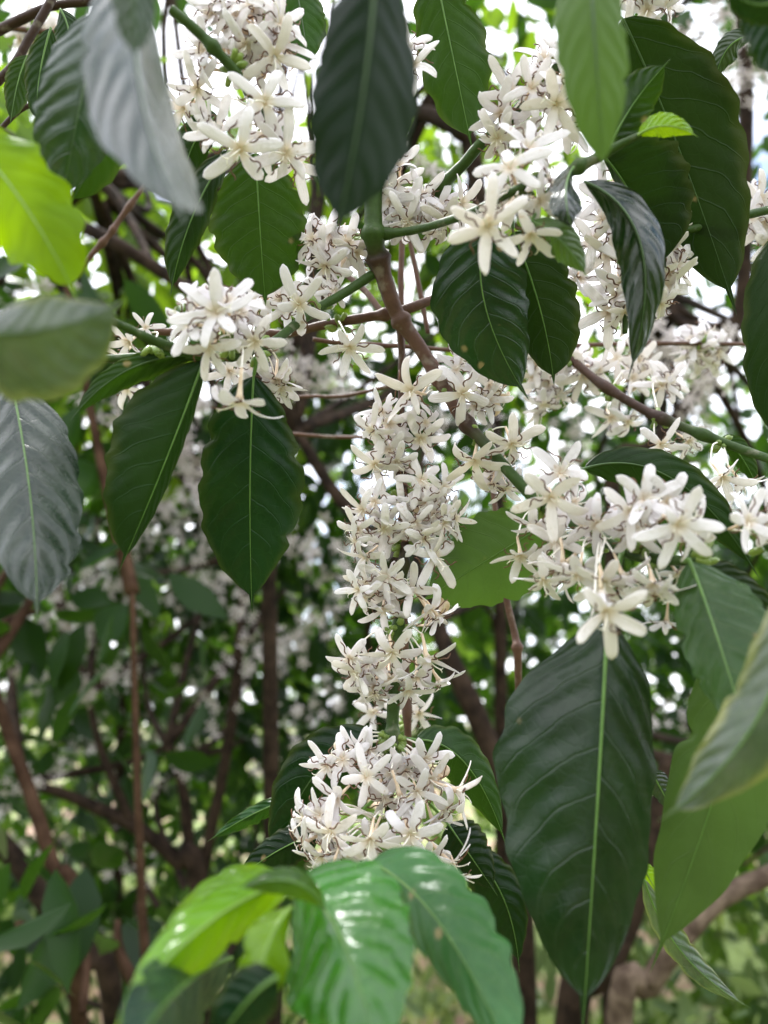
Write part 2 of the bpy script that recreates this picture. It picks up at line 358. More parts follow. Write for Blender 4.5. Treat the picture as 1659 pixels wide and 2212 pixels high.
# ------------------------------------------------------------------ flowers
def flower_mesh(seed, npet, spread, curl, wilt=False):
    rr = random.Random(seed); mb = MB()
    z = Vector((0, 0, 1)); TL = .80
    mb.tube([Vector((rr.uniform(-.03, .03)*k, 0, -TL*(1-k))) for k in (0, .3, .6, .85)] + [Vector((0, 0, .02))],
            [.042, .048, .056, .075, .115], 8, 1)
    for i in range(npet):
        az = 2*math.pi*i/npet + rr.uniform(-.16, .16)
        L = rr.uniform(1.0, 1.24); Wd = rr.uniform(.142, .176); cu = rr.choice((-.20, -.10, .0, .14, .26)); mg = rr.uniform(.05, .22); rad = Vector((math.cos(az), math.sin(az), 0)); sd_ = Vector((-math.sin(az), math.cos(az), 0))
        th1 = R(spread + rr.uniform(-20, 20)); cl = R(curl + rr.uniform(-48, 64)); tw = rr.uniform(-.9, .9); side = rr.uniform(-.45, .45)
        if rr.random() < .18: cl += R(70)
        S = 11; pos = rad*.05; rings = []; n = 10
        for k in range(S+1):
            t = k/S; th = R(25) + (th1-R(25))*min(1, t/.22)**.8 + cl*max(0, t-.2)**1.5
            az2 = side*t*t
            rd = rad*math.cos(az2) + sd_*math.sin(az2); sv = sd_*math.cos(az2) - rad*math.sin(az2)
            dr = rd*math.sin(th) + z*math.cos(th); nr = (z*math.sin(th) - rd*math.cos(th))
            a = tw*t; s2 = sv*math.cos(a) + nr*math.sin(a); n2 = nr*math.cos(a) - sv*math.sin(a)
            if k: pos = pos + dr*(L/S)
            wp = Wd*(.45 + .55*min(1, t/.35)) * (1 - .12*max(0, t-.5)) * ((max(0, 1-((t-.70)/.30)**2))**.42 if t > .70 else 1)
            wp = max(wp, .02); thk = .021*(1-.35*t) if t < .95 else .012
            ring = []
            for q in range(n):
                ang = 2*math.pi*q/n; cx = math.cos(ang); cy = math.sin(ang)
                cup = cu*wp*cx*cx - mg*wp*math.exp(-(cx*3.2)**2)       # margins rolled back, shallow mid groove
                ring.append(mb.add(pos + s2*(cx*wp) + n2*(cy*thk + cup + .1*wp), (t, .5+.5*cx)))
            rings.append(ring)
        for a_, b_ in zip(rings, rings[1:]):
            for q in range(n): mb.face((a_[q], a_[(q+1) % n], b_[(q+1) % n], b_[q]), 0)
        mb.face(tuple(rings[-1]), 0)
    for i in range(npet):
        az = 2*math.pi*(i+.5)/npet + rr.uniform(-.2, .2); rad = Vector((math.cos(az), math.sin(az), 0)); sdv = Vector((-math.sin(az), math.cos(az), 0))
        p = rad*.09 + z*.0; th = R(rr.uniform(16, 44)); pts = [p]
        for k in range(4):
            p = p + (rad*math.sin(th) + z*math.cos(th))*.065; th += R(9); pts.append(p)
        mb.tube(pts, [.018]*5, 5, 3)
        p = pts[-1]; apts = [p]; wob = rr.uniform(0, 6.28); amp = rr.uniform(.5, 1.1); K = 11; bend = rr.uniform(-1.6, 1.6)
        for k in range(K):
            f = k/K; q = amp*math.sin(wob + f*7.5) + bend*f
            dr = (rad*math.sin(th) + z*math.cos(th))*math.cos(q) + sdv*math.sin(q)
            p = p + dr*.052; th += R(rr.uniform(-2, 13)); apts.append(p)
        mb.tube(apts, [.012]+[.023]*(K-2)+[.018, .008], 5, 2)
    p = z*.0; pts = [p]; th = R(rr.uniform(0, 30)); az = rr.uniform(0, 6.28); rad = Vector((math.cos(az), math.sin(az), 0))
    for k in range(7):
        p = p + (rad*math.sin(th) + z*math.cos(th))*.075; th += R(rr.uniform(0, 14)); pts.append(p)
    mb.tube(pts, [.018]*8, 5, 3)
    for sgn in (-1, 1):
        q = pts[-1]; ps = [q]; sv = Vector((-math.sin(az), math.cos(az), 0))*sgn; tt = th
        for k in range(5):
            q = q + ((rad*math.sin(tt) + z*math.cos(tt))*math.cos(.3+.35*k) + sv*math.sin(.3+.35*k))*.045; ps.append(q)
        mb.tube(ps, [.016, .017, .016, .014, .011, .006], 5, 3)
    return mb.mesh('flower', [M_wilt if wilt else M_petal, M_tube, M_anther, M_style])
WILTED = [flower_mesh(300+i, 5, (48, 66, 80)[i], (120, 170, 140)[i], True) for i in range(3)]
BUDS = [flower_mesh(200+i, 5, (12, 34, 20, 48)[i], (2, 8, 40, 10)[i]) for i in range(4)]
FLOWERS = [flower_mesh(100+i, (5, 6, 5, 5, 6, 5, 5, 6, 5, 5, 6, 5)[i], (78, 86, 70, 92, 80, 62, 98, 74, 84, 66, 90, 76)[i],
                       (14, 24, 8, 34, 18, 6, 40, 12, 28, 16, 22, 48)[i]) for i in range(12)]

frng = random.Random(21)
def cluster(branch, node, fl, fill=0, d=None, ncup=6, label=None, spread=1.0):
    """calyx cups and thin styles at a node of the branch, and the flowers they carry"""
    nd = P(*node); cl = MB()
    for k in range(ncup):
        dirv = Vector((frng.uniform(-1, 1), frng.uniform(-1, 1), frng.uniform(-1, .6))).normalized()
        a = nd + dirv*.002; L = frng.uniform(.0035, .006); r0 = frng.uniform(.0010, .0014)
        cl.tube([a, a+dirv*L*.4, a+dirv*L*.9, a+dirv*L, a+dirv*L*.9], [r0*.8, r0*1.25, r0*1.1, r0*1.0, r0*.55], 8, 0)
    items = [(x, y, r, (dd if dd is not None else d), fx, fy) for (x, y, r, fx, fy, dd) in [(*f, None) if len(f) == 5 else f for f in fl]]
    base = list(items)
    for k in range(fill):
        a, b = frng.choice(base), frng.choice(base); t = frng.random()
        x = a[0]*(1-t)+b[0]*t + frng.uniform(-14, 14); y = a[1]*(1-t)+b[1]*t + frng.uniform(-14, 14)
        vx, vy = (x-node[0])/90+frng.uniform(-.4, .4), -(y-node[1])/90-.25+frng.uniform(-.4, .4)
        m = math.hypot(vx, vy)
        if m > .85: vx, vy = vx*.85/m, vy*.85/m
        items.append((x, y, (a[2]+b[2])*.5*frng.uniform(.86, 1), (a[3]+b[3])*.5 + frng.uniform(.006, .018), vx, vy))
    place = []
    for (x, y, r, dd, fx, fy) in items:
        dd = dd + frng.uniform(-.003, .003); pos = P(x, y, dd); fx += frng.uniform(-.18, .18); fy += frng.uniform(-.32, .08)
        f = facing(fx, fy); s = r*dd/1659*(1.16 if r < 66 else .91)
        place.append((pos, f, s))
        e = pos - f*.80*s; gap = (e-nd).length
        if gap < .055:
            mdl = (e+nd)*.5 + Vector((0, 0, .12*gap)) + Vector((frng.uniform(-1, 1), frng.uniform(-1, 1), 0))*gap*.08
            pts = [Vector(q) for q in catmull([tuple(nd), tuple(mdl), tuple(e)], 5)]
            cl.tube(pts, [.00038]*len(pts), 5, 1)
            dv = (pts[1]-pts[0]).normalized(); a = nd + dv*.002
            cl.tube([a, a+dv*.002, a+dv*.0042, a+dv*.0046, a+dv*.004], [.0010, .0014, .0012, .0011, .0006], 7, 0)
    c = link('flower_cluster', cl.mesh('flower_cluster', [M_calyx, M_style], nd), branch, nd - branch.location)
    if label: c['label'] = label
    for qi, (pos, f, s) in enumerate(place):
        me = frng.choice(FLOWERS if qi < len(base) or frng.random() < .62 else WILTED if frng.random() < .4 else BUDS); s *= 1 if qi < len(base) else frng.uniform(.82, 1.06); o = link('flower', me, c)
        q = f.to_track_quat('Z', 'Y').to_matrix() @ Matrix.Rotation(frng.uniform(0, 6.28), 3, 'Z')
        o.matrix_local = Matrix.Translation(pos-nd) @ q.to_4x4() @ Matrix.Scale(s, 4)
    return c

# ------------------------------------------------------------------ branches
def stem_mesh(mb, pts, nodes=(), n=10, sub=8, m=0, wob=.0):
    cp = catmull(pts, sub); W = []; rad = []; N = len(cp)
    for i, (x, y, dd, r) in enumerate(cp):
        p = P(x, y, dd); f = i/(N-1); rr = r*dd/1659*(.82 if dd > 1.0 else 1)
        for nf in nodes: rr *= 1 + .5*math.exp(-((f-nf)*N/1.6)**2)
        rr *= 1 + frng.uniform(-.035, .035)
        W.append(p); rad.append(rr)
    mb.tube(W, rad, n, m)
    return W
def branch(label, stems, mat, nodes=(), extra=None, cat='branch', group=None, name='coffee_branch'):
    loc = P(*stems[0][0][:3])
    root = bpy.data.objects.new(name, None); COL.objects.link(root); root.location = loc
    root.empty_display_size = .01
    tag(root, label, cat, group)
    for i, s in enumerate(stems):
        mb = MB(); stem_mesh(mb, s, nodes if i == 0 else ())
        link('stem', mb.mesh('stem', [SM[mat if isinstance(mat, str) else mat[i]]], loc), root)
    return root

# --- B1 the main stem with its arching flowering end
b1 = branch("central coffee stem, brown at the fork, arching to the lower right with open blossoms",
  [[(806, 330, .350, 20), (806, 440, .350, 20), (808, 510, .35, 21), (818, 560, .355, 20), (846, 650, .36, 18), (868, 695, .362, 17), (908, 752, .362, 16),
    (950, 820, .36, 15), (996, 900, .355, 14), (1050, 962, .345, 13), (1110, 1030, .335, 13), (1172, 1090, .325, 13),
    (1262, 1140, .30, 13), (1350, 1192, .285, 12), (1420, 1208, .275, 12), (1505, 1212, .265, 11)]], 'gbg', nodes=(.13, .2, .33, .46, .55, .8))
# --- B2 the hanging flowering twig
b2 = branch("slender branch hanging straight down the middle, strung with dense white flower clusters",
  [[(862, 690, .372, 8), (868, 770, .372, 8), (867, 870, .37, 8), (866, 985, .366, 9), (872, 1085, .362, 10), (874, 1180, .358, 10),
    (868, 1255, .355, 11), (862, 1340, .352, 11), (858, 1420, .35, 12), (850, 1520, .346, 14), (847, 1590, .343, 13), (845, 1680, .34, 10), (838, 1760, .34, 8)]],
  'bg2', nodes=(.28, .37, .46, .6, .83))
# --- B3 left twig
b3 = branch("green twig reaching left from the fork with open flowers and two dark hanging leaves",
  [[(812, 588, .358, 11), (742, 634, .352, 10), (690, 664, .347, 10), (636, 703, .338, 10), (580, 744, .325, 10), (500, 768, .312, 10), (430, 769, .305, 11), (300, 772, .31, 10), (185, 778, .315, 8)],
   [(236, 690, .272, 8), (330, 735, .282, 11), (392, 757, .292, 12), (446, 769, .303, 11)]], 'green', nodes=(.28, .62))
# --- B4 right twig
b4 = branch("green twig running right from the fork to large white flowers above two dark leaves",
  [[(815, 507, .352, 10), (900, 496, .335, 9), (1000, 466, .30, 9), (1062, 438, .285, 9), (1120, 408, .278, 9), (1190, 380, .275, 9)]], 'green', nodes=(.05, .9))
# --- B5 upper right twig
b5 = branch("green twig slanting up right from behind the fork, crowded with flowers at its end",
  [[(838, 500, .362, 12), (935, 417, .355, 12), (1000, 356, .348, 12), (1040, 310, .34, 12), (1118, 245, .325, 12), (1195, 155, .315, 12), (1262, 80, .31, 11)]], 'green', nodes=(.2, .68))
# --- B6 young shoot
b6 = branch("young green shoot at upper right ending in a small yellow-green leaf pair",
  [[(1205, 392, .282, 9), (1240, 366, .28, 12), (1300, 336, .278, 11), (1345, 310, .275, 9), (1385, 290, .272, 6)]], 'green', nodes=(.3,))
# --- B7 right twig with clusters behind twisted leaf
b7 = branch("twig entering from the right edge, its flower clusters hanging behind a twisted glossy leaf",
  [[(1700, 444, .36, 10), (1600, 468, .355, 9), (1500, 494, .352, 9), (1430, 508, .352, 9), (1375, 545, .352, 8), (1355, 620, .352, 7), (1350, 720, .35, 6)]], 'green', nodes=(.5, .8))
# --- B8 right diagonal
b8 = branch("thin brown coffee branch slanting down to the right edge with sparse drooping white flowers",
  [[(1150, 745, .45, 8), (1225, 772, .445, 9), (1300, 830, .43, 9), (1400, 890, .412, 10), (1500, 932, .395, 10), (1600, 970, .38, 10), (1710, 1008, .36, 10)]], 'bg', nodes=(.35, .55, .7))
# --- B9 top-left
b9 = branch("coffee twig at top left nearly hidden by a big mass of white blossoms",
  [[(370, 20, .28, 10), (420, 62, .282, 11), (470, 112, .285, 11), (516, 165, .29, 11), (560, 230, .30, 10), (600, 300, .31, 9), (640, 350, .315, 8)]], 'green', nodes=(.3, .6))
# --- bare ones
b10 = branch("reddish brown bare branch crossing the centre left of the fork, almost level",
  [[(335, 716, .40, 8), (430, 720, .40, 9), (520, 722, .40, 9), (610, 722, .395, 9), (700, 702, .388, 10), (800, 684, .38, 11), (850, 676, .376, 11), (900, 660, .378, 11), (950, 640, .385, 9), (1010, 610, .40, 8)]], 'brown', nodes=(.3, .62))
b11 = branch("long thin brown twig running level from the centre to the right edge",
  [[(676, 733, .43, 5), (760, 744, .435, 5), (870, 748, .44, 5), (1000, 757, .45, 5), (1150, 752, .47, 5), (1300, 744, .49, 5), (1450, 742, .50, 5), (1620, 744, .51, 5)]], 'brown', nodes=(.2, .5, .8))
b12 = branch("thin bare brown twig slanting through the left foliage under the blurred leaves",
  [[(322, 390, .52, 4), (300, 418, .52, 5), (262, 470, .52, 6), (238, 505, .52, 6), (200, 548, .52, 6), (150, 606, .52, 6)]], 'brown', nodes=(.3, .55, .7))
b13 = branch("thin pale twig running level just below the left-hand flowers",
  [[(520, 872, .50, 3), (600, 862, .50, 4), (670, 856, .50, 4), (745, 855, .49, 4), (850, 832, .48, 4)]], 'brown')
b14 = branch("thin pale twig running level beside the tip of the hanging flower string",
  [[(560, 930, .52, 4), (640, 938, .52, 4), (720, 944, .52, 4), (800, 944, .51, 4)]], 'brown')
b15 = branch("dark forked twigs in the top left corner against bright sky",
  [[(-30, 80, .42, 11), (50, 40, .42, 10), (120, 12, .42, 9), (240, 0, .42, 9)],
   [(-20, 190, .41, 10), (30, 140, .41, 9), (62, 85, .41, 9), (100, 20, .41, 9), (120, -20, .41, 9)],
   [(0, 280, .41, 5), (40, 240, .41, 6), (70, 225, .41, 5)]], 'dark')
b16 = branch("pair of slim upright brown shoots rising behind the main fork",
  [[(868, 830, .44, 9), (868, 700, .44, 7), (866, 600, .44, 7), (868, 480, .44, 6), (850, 360, .44, 5)],
   [(925, 720, .46, 5), (905, 620, .46, 6), (885, 520, .46, 5), (860, 420, .46, 5)],
   [(835, 690, .42, 7), (790, 630, .43, 7), (740, 585, .44, 6), (700, 530, .45, 5)]], 'brown')
b17 = branch("slim pinkish brown shoot behind the lower flower string",
  [[(885, 1640, .41, 8), (880, 1560, .41, 8), (876, 1400, .42, 8), (870, 1200, .42, 7), (872, 1000, .43, 6)]], 'brown', nodes=(.3,))
b18 = branch("slim reddish shoot hanging left of the largest leaf",
  [[(1058, 1000, .47, 6), (1072, 1120, .46, 6), (1092, 1280, .45, 7), (1112, 1370, .445, 8), (1118, 1410, .44, 9), (1120, 1500, .44, 7)]], 'brown', nodes=(.75,))

# ------------------------------------------------------------------ leaves on branches
leaf(b3, "dark leaf hanging point down", (548, 812), (540, 1060), (545, 1325), 112, 112, (.322, .322, .326), 8, 10, 'dark', pet=[(552, 772, .318), (552, 790, .32)], wav=.045)
leaf(b3, "folded olive leaf", (440, 778), (352, 1010), (258, 1232), 124, 26, (.305, .30, .30), 14, 60, 'dark', under=True, wav=.03, rib=M_rib, seed=5)
leaf(b3, None, (425, 767), (275, 800), (152, 908), 26, 34, (.303, .30, .29), 20, 24, 'mid', under=True, wav=.06, rib=M_ribd)
leaf(b9, "backlit leaf below the flowers", (552, 330), (562, 500), (574, 662), 104, 104, (.345, .35, .355), 8, 8, 'mid', under=True, wav=.03, pet=[(545, 300, .33)], rib=M_rib)
leaf(b9, "narrow leaf seen edge on", (498, 322), (415, 470), (368, 642), 44, 34, (.315, .31, .32), 30, 30, 'dark', under=True, wav=.12)
leaf(b9, None, (470, 250), (410, 330), (385, 470), 40, 34, (.315, .325, .33), 30, 30, 'dark', under=True, wav=.1)
leaf(b4, "dark cupped leaf", (1052, 478), (1048, 660), (1144, 866), 108, 96, (.318, .322, .328), 10, 12, 'spot', wav=.09, waves=2.4, pet=[(1070, 445, .29)])
leaf(b4, None, (1108, 500), (1168, 672), (1197, 834), 70, 88, (.328, .334, .338), 14, 10, 'dark', under=True, wav=.04, pet=[(1105, 430, .29)], rib=M_rib)
leaf(b5, "broad olive leaf", (1345, 40), (1470, 330), (1592, 682), 118, 128, (.325, .345, .35), 12, 12, 'dark', under=True, wav=.04, pet=[(1262, 84, .31), (1310, 40, .315)], rib=M_ribd)
leaf(b6, "dark leaf folded along its pale midrib", (1305, 338), (1378, 445), (1440, 585), 16, 128, (.31, .325, .335), 60, 10, 'dark', under=True, wav=.03, rib=M_rib)
leaf(b6, "mid green leaf pointing up", (1318, 318), (1368, 225), (1448, 128), 48, 58, (.29, .288, .282), 18, 22, 'mid', wav=.05)
leaf(b6, "young yellow-green leaf", (1378, 292), (1440, 272), (1508, 296), 22, 26, (.272, .268, .27), 20, 30, 'lime', wav=.12, ribr=.0006)
leaf(b6, "glossy dark twisted leaf", (1262, 392), (1388, 545), (1352, 832), 52, 46, (.28, .272, .282), 30, 46, 'gloss', wav=.26, waves=2.1, rib=M_ribd, seed=11)
leaf(b6, "small curled glossy leaf", (1238, 362), (1222, 420), (1240, 505), 34, 36, (.275, .25, .25), 30, 40, 'gloss', wav=.12, ribr=.0005, seed=4)
leaf(b6, "pale curled young leaf", (1150, 478), (1212, 520), (1270, 602), 34, 34, (.272, .262, .262), 36, 30, 'fresh', under=True, wav=.16, ribr=.0005, seed=9, pet=[(1198, 392, .279), (1165, 440, .275)])
leaf(b1, "pale green underside", (1188, 1128), (1052, 1210), (905, 1302), 92, 108, (.345, .36, .372), 8, 10, 'pale', under=True, wav=.03, pet=[(1215, 1112, .315)], rib=M_rib)
leaf(b1, "dark arching leaf", (1262, 1012), (1462, 1040), (1645, 1258), 55, 46, (.335, .34, .34), 22, 22, 'dark', under=True, wav=.04, pet=[(1190, 1100, .325), (1215, 1040, .33)], rib=M_ribd)
leaf(b1, "largest leaf, dark green with brown specks", (1312, 1345), (1290, 1742), (1258, 2235), 226, 124, (.264, .246, .230), 10, 24, 'spot', wav=.035, waves=2.2, pet=[(1345, 1190, .284), (1325, 1262, .27)], ribr=.0009, rib=M_rib)
leaf(b1, "large leaf with a pale midrib", (1490, 1212), (1548, 1372), (1630, 1640), 78, 112, (.262, .243, .226), 16, 18, 'pale', wav=.05, pet=[(1475, 1210, .267)], ribr=.0008)
leaf(b1, None, (1500, 1222), (1600, 1280), (1720, 1400), 30, 42, (.28, .28, .285), 20, 22, 'dark', under=True)
leaf(b2, "dark leaf behind the lowest flowers", (838, 1600), (668, 1690), (598, 1925), 70, 62, (.362, .372, .38), 16, 20, 'dark', wav=.04, pet=[(848, 1592, .344)], rib=M_ribd)
leaf(b2, None, (690, 1800), (600, 1838), (505, 1905), 38, 46, (.362, .36, .362), 18, 18, 'dark', wav=.05, pet=[(845, 1690, .342), (760, 1770, .36)])
leaf(b2, "narrow wavy leaf", (640, 1722), (548, 1758), (448, 1818), 18, 22, (.39, .39, .392), 28, 40, 'mid', wav=.32, waves=3.0, pet=[(845, 1640, .343), (740, 1680, .375)], rib=M_rib)
leaf(b2, "two-toned leaf", (900, 1598), (1010, 1655), (1095, 1832), 52, 46, (.35, .36, .365), 26, 40, 'mid', under=True, wav=.06, pet=[(850, 1592, .344)])
leaf(b2, None, (968, 1780), (1010, 1840), (1075, 1935), 50, 56, (.39, .385, .385), 16, 20, 'dark', wav=.06, pet=[(845, 1700, .345), (910, 1720, .37)])
leaf(b2, None, (1000, 1830), (1085, 1935), (1122, 2100), 60, 46, (.40, .395, .39), 16, 20, 'dark', wav=.05)
leaf(b8, None, (1560, 945), (1600, 985), (1640, 1060), 20, 26, .40, 20, 20, 'mid', under=True)

# ------------------------------------------------------------------ single leaves whose twigs lie outside the picture
G = None
leaf(None, "large dark blurred leaf hanging from the top edge in front of the main fork", (812, -95), (784, 205), (722, 520), 118, 122, (.163, .166, .169), 16, 34, 'sheen', wav=.03, ribr=.0005, rib=M_ribd)
leaf(None, "pale bluish blurred folded leaf at top left, its long tip beside the blossoms", (300, -120), (300, 170), (404, 490), 112, 96, (.205, .172, .152), 14, 66, 'blue', wav=.12, waves=2.0, rib=M_ribd)
leaf(None, "grey-green blurred leaf tip hanging in front of the pale bluish leaf at the top", (276, -180), (286, -20), (292, 134), 50, 50, (.15, .152, .154), 20, 26, 'dusty', wav=.04, rib=M_ribd)
leaf(None, "long two-toned leaf at upper left, half grey and half deep green", (222, 20), (172, 235), (132, 448), 92, 78, (.245, .24, .25), 24, 14, 'dusty', wav=.05, rib=M_ribd)
leaf(None, "deep green leaf behind the two-toned leaf, lit through from above", (205, 170), (215, 300), (142, 452), 20, 66, (.275, .275, .28), 20, 12, 'mid', under=True, rib=M_ribd)
leaf(None, "small dark upright leaf against the sky at the left, beside the two-toned leaf", (110, 60), (85, 165), (78, 268), 30, 34, .33, 20, 20, 'dark', under=True)
leaf(None, "small green leaf between dark twigs at the left edge", (60, 120), (38, 180), (22, 270), 26, 28, .38, 20, 20, 'mid', under=True)
leaf(None, "pointed dark leaf hanging from the forked twigs in the top left corner", (130, 20), (150, 85), (132, 160), 34, 34, .36, 20, 20, 'dark', under=True)
leaf(None, "bright yellow-green backlit leaf at the left edge with a scalloped margin", (-95, 270), (45, 432), (168, 650), 112, 106, (.212, .205, .20), 14, 14, 'limeb', under=True, wav=.15, waves=2.6, scal=.075, rib=M_ribl)
leaf(None, "blurred leaf at the left edge with a yellowish rim, just below the yellow-green leaf", (-95, 700), (80, 716), (272, 646), 158, 74, (.165, .162, .172), 12, 24, 'rim', wav=.07, waves=1.6, rib=M_ribd, seed=3)
leaf(None, "silvery dusty leaf hanging at the left edge below the rimmed leaf", (22, 815), (64, 1060), (80, 1345), 110, 112, (.30, .265, .235), 12, 14, 'dusty', wav=.04, ribr=.0006, rib=M_rib)
leaf(None, "dark green leaf hanging from the top edge right of the dark blurred leaf", (938, -70), (978, 120), (1020, 322), 78, 78, (.335, .34, .345), 10, 14, 'mid', under=True, wav=.11, waves=2.4, scal=.06, rib=M_rib)
leaf(None, "olive leaf at the top edge behind the top left blossoms", (632, -70), (652, 40), (668, 148), 58, 50, .37, 14, 14, 'mid', under=True, rib=M_ribd)
leaf(None, "light green blurred leaf hanging from the top edge at right, ending in a thin tip", (1272, -130), (1285, 90), (1306, 395), 84, 70, (.195, .192, .20), 12, 20, 'pale', under=True, wav=.04, rib=M_ribd)
leaf(None, "dark leaf cutting across the top right corner", (1720, -30), (1640, 10), (1560, -40), 60, 40, .2, 15, 15, 'dark')
leaf(None, "dark hanging leaf cut by the corner at top right, pointing down", (1640, -40), (1665, 60), (1690, 180), 60, 60, .21, 15, 15, 'dark')
leaf(None, "grey-green curled leaf near the top right corner beside the dark trunk", (1625, 78), (1572, 105), (1545, 180), 26, 30, (.36, .36, .37), 25, 25, 'dusty', under=True, wav=.12)
leaf(None, "dark leaf at the right edge halfway up, cut by the frame", (1700, 480), (1664, 720), (1690, 985), 60, 60, (.34, .335, .34), 14, 14, 'dark', wav=.04, under=True)
leaf(None, "pale blurred leaf at the right edge, sickle-shaped with a browned margin", (1715, 1240), (1640, 1545), (1420, 1775), 74, 84, (.19, .185, .192), 26, 18, 'rim', wav=.26, waves=2.2, seed=8, rib=M_rib)
leaf(None, "light green underside of a wide leaf at lower right, tapering to the lower left", (1640, 1330), (1562, 1660), (1404, 2102), 108, 112, (.262, .26, .262), 8, 10, 'pale', under=True, wav=.05, waves=2.0, rib=M_rib)
leaf(None, "greyish withered narrow leaf at lower right with a brown end", (1392, 1900), (1475, 2060), (1622, 2178), 26, 30, (.31, .31, .312), 30, 30, 'rim', wav=.14)
leaf(None, "small yellow-green leaf just right of the largest leaf, low down", (1385, 1868), (1412, 1915), (1446, 1990), 20, 24, .33, 20, 20, 'lime', under=True)
leaf(None, "small glossy leaf between the largest leaf and the wide pale underside", (1405, 1665), (1428, 1705), (1456, 1760), 24, 26, .33, 20, 20, 'dusty', wav=.12)
leaf(None, "bright mid green glossy blurred leaf at the bottom centre", (640, 1905), (738, 2030), (822, 2330), 150, 158, (.215, .186, .158), 20, 12, 'fresh', wav=.05, waves=4, ribr=.0006)
leaf(None, "grey-green blurred leaf at the bottom, right of the bright mid green leaf", (800, 1862), (960, 2010), (1140, 2380), 66, 112, (.25, .215, .182), 20, 16, 'pale', wav=.03, ribr=.0005)
leaf(None, "yellow-green shiny blurred leaf at the bottom left, arching over to the lower left", (640, 1900), (430, 2010), (225, 2260), 52, 74, (.208, .182, .158), 26, 40, 'lime', wav=.18, waves=2.4, seed=2)
leaf(None, "small rounded yellow-green curled leaf at the bottom beside the bright mid green leaf", (628, 1960), (572, 2060), (548, 2225), 54, 60, (.192, .18, .17), 30, 40, 'lime', wav=.26, waves=1.7)
leaf(None, "dark glossy blurred leaf at the bottom edge reflecting white sky", (500, 2070), (385, 2140), (262, 2320), 92, 96, (.222, .166, .124), 10, 14, 'blue', wav=.05)
leaf(None, "pale green leaf edge curving over just below the lowest blossoms", (700, 1960), (622, 1902), (505, 1925), 26, 34, (.195, .19, .19), 20, 30, 'fresh', wav=.06)
leaf(None, "narrow curled yellow-green leaf along the top of the bottom left leaf group", (640, 1915), (498, 1908), (330, 2030), 30, 52, (.215, .205, .195), 30, 36, 'lime', wav=.3, waves=2.6, seed=6)
leaf(None, "crumpled young yellow-green leaf at the bottom left, lowest of its group", (540, 1965), (405, 2050), (318, 2230), 44, 62, (.205, .19, .175), 34, 30, 'lime', wav=.34, waves=2.1, seed=14)
leaf(None, "dark leaf at the bottom edge between the yellow-green leaves", (600, 2110), (520, 2180), (430, 2320), 60, 60, (.165, .165, .165), 16, 16, 'dark')

# ------------------------------------------------------------------ blossoms
cluster(b9, (500, 150, .292), [(489, 56, 80, -.3, .3), (531, 97, 74, .2, -.4), (570, 67, 70, .2, .3), (593, 123, 84, .6, -.2), (440, 143, 78, -.8, .1), (426, 190, 70, -.1, -.9),
  (544, 14, 72, 0, .6), (459, 35, 70, -.4, .4), (440, 111, 70, -.5, .2), (602, 51, 60, .6, .3), (551, 150, 70, .2, -.5), (473, 7, 70, -.2, .5), (510, 35, 70, 0, .3), (600, 95, 60, .7, .1)], 6, .295)
cluster(b9, (590, 275, .305), [(572, 222, 92, .1, -.15, .278), (519, 322, 96, 0, -.3, .278), (616, 331, 86, .2, -.4, .285), (473, 287, 82, -.4, .3, .295), (398, 232, 62, -.5, -.5, .31), (575, 290, 62, .1, -.7, .29), (640, 352, 60, .4, -.5, .31)], 1, .29)
cluster(b5, (1170, 190, .32), [(1175, 130, 68, -.1, .4), (1223, 176, 80, .2, .2, .30), (1201, 225, 86, 0, -.3, .295), (1102, 198, 76, -.4, -.1), (1148, 191, 70, -.1, .1, .305), (1082, 244, 55, -.3, -.6),
  (1245, 201, 70, .4, -.1), (1238, 135, 62, .3, .4), (1075, 298, 55, -.3, -.4, .31), (1225, 262, 60, .2, -.8)], 5, .312)
cluster(b4, (1128, 404, .284), [(1102, 364, 88, -.2, .3, .262), (1141, 322, 80, .1, .5, .275), (1053, 488, 98, -.1, -.2, .25), (1165, 434, 76, .2, -.3, .27), (1145, 505, 76, .1, -.8, .268), (1184, 390, 70, .6, .2, .275), (1111, 420, 62, -.1, -.2, .285)], 1, .275)
cluster(b5, (934, 420, .358), [(850, 400, 52, -.3, .1), (895, 450, 55, 0, -.3), (845, 435, 50, -.4, -.2), (945, 450, 52, .2, -.2), (995, 440, 52, .5, -.2), (880, 480, 52, -.1, -.5), (930, 495, 52, .1, -.7), (915, 425, 48, 0, .2), (960, 475, 50, .3, -.5), (862, 360, 45, -.2, .4)], 7, .352)
cluster(b1, (795, 515, .362), [(675, 520, 54, -.5, .1), (695, 555, 54, -.3, -.3), (710, 505, 52, -.2, .2), (750, 525, 54, 0, -.2), (770, 545, 52, .2, -.5), (705, 575, 54, -.2, -.6)], 4, .358)
cluster(b3, (500, 742, .305), [(469, 677, 100, -.2, .3, .268), (412, 697, 84, -.5, .1, .272), (493, 656, 82, .1, .6, .275), (517, 677, 60, .3, .2, .29), (550, 737, 74, .1, -.4, .285), (453, 749, 72, -.2, -.6, .28), (517, 862, 96, 0, -.75, .268), (430, 660, 66, -.3, .4, .285)], 3, .285)
cluster(b3, (556, 760, .322), [(497, 802, 46, 0, -.3, .35), (598, 818, 58, .1, -.6, .335), (550, 786, 46, 0, -.5), (574, 842, 48, .1, -.5, .345), (606, 836, 44, .3, -.6, .34)], 2, .335)
cluster(b3, (690, 664, .347), [(648, 656, 62, 0, -.3, .332), (690, 628, 42, .2, .2, .36), (606, 644, 46, -.2, 0, .37), (545, 652, 46, -.1, .1, .38), (620, 665, 46, -.2, -.4, .365), (722, 630, 34, .4, .1, .355)], 2, .36)
cluster(b10, (735, 705, .385), [(755, 749, 72, .05, -.5, .335)], 0, .335)
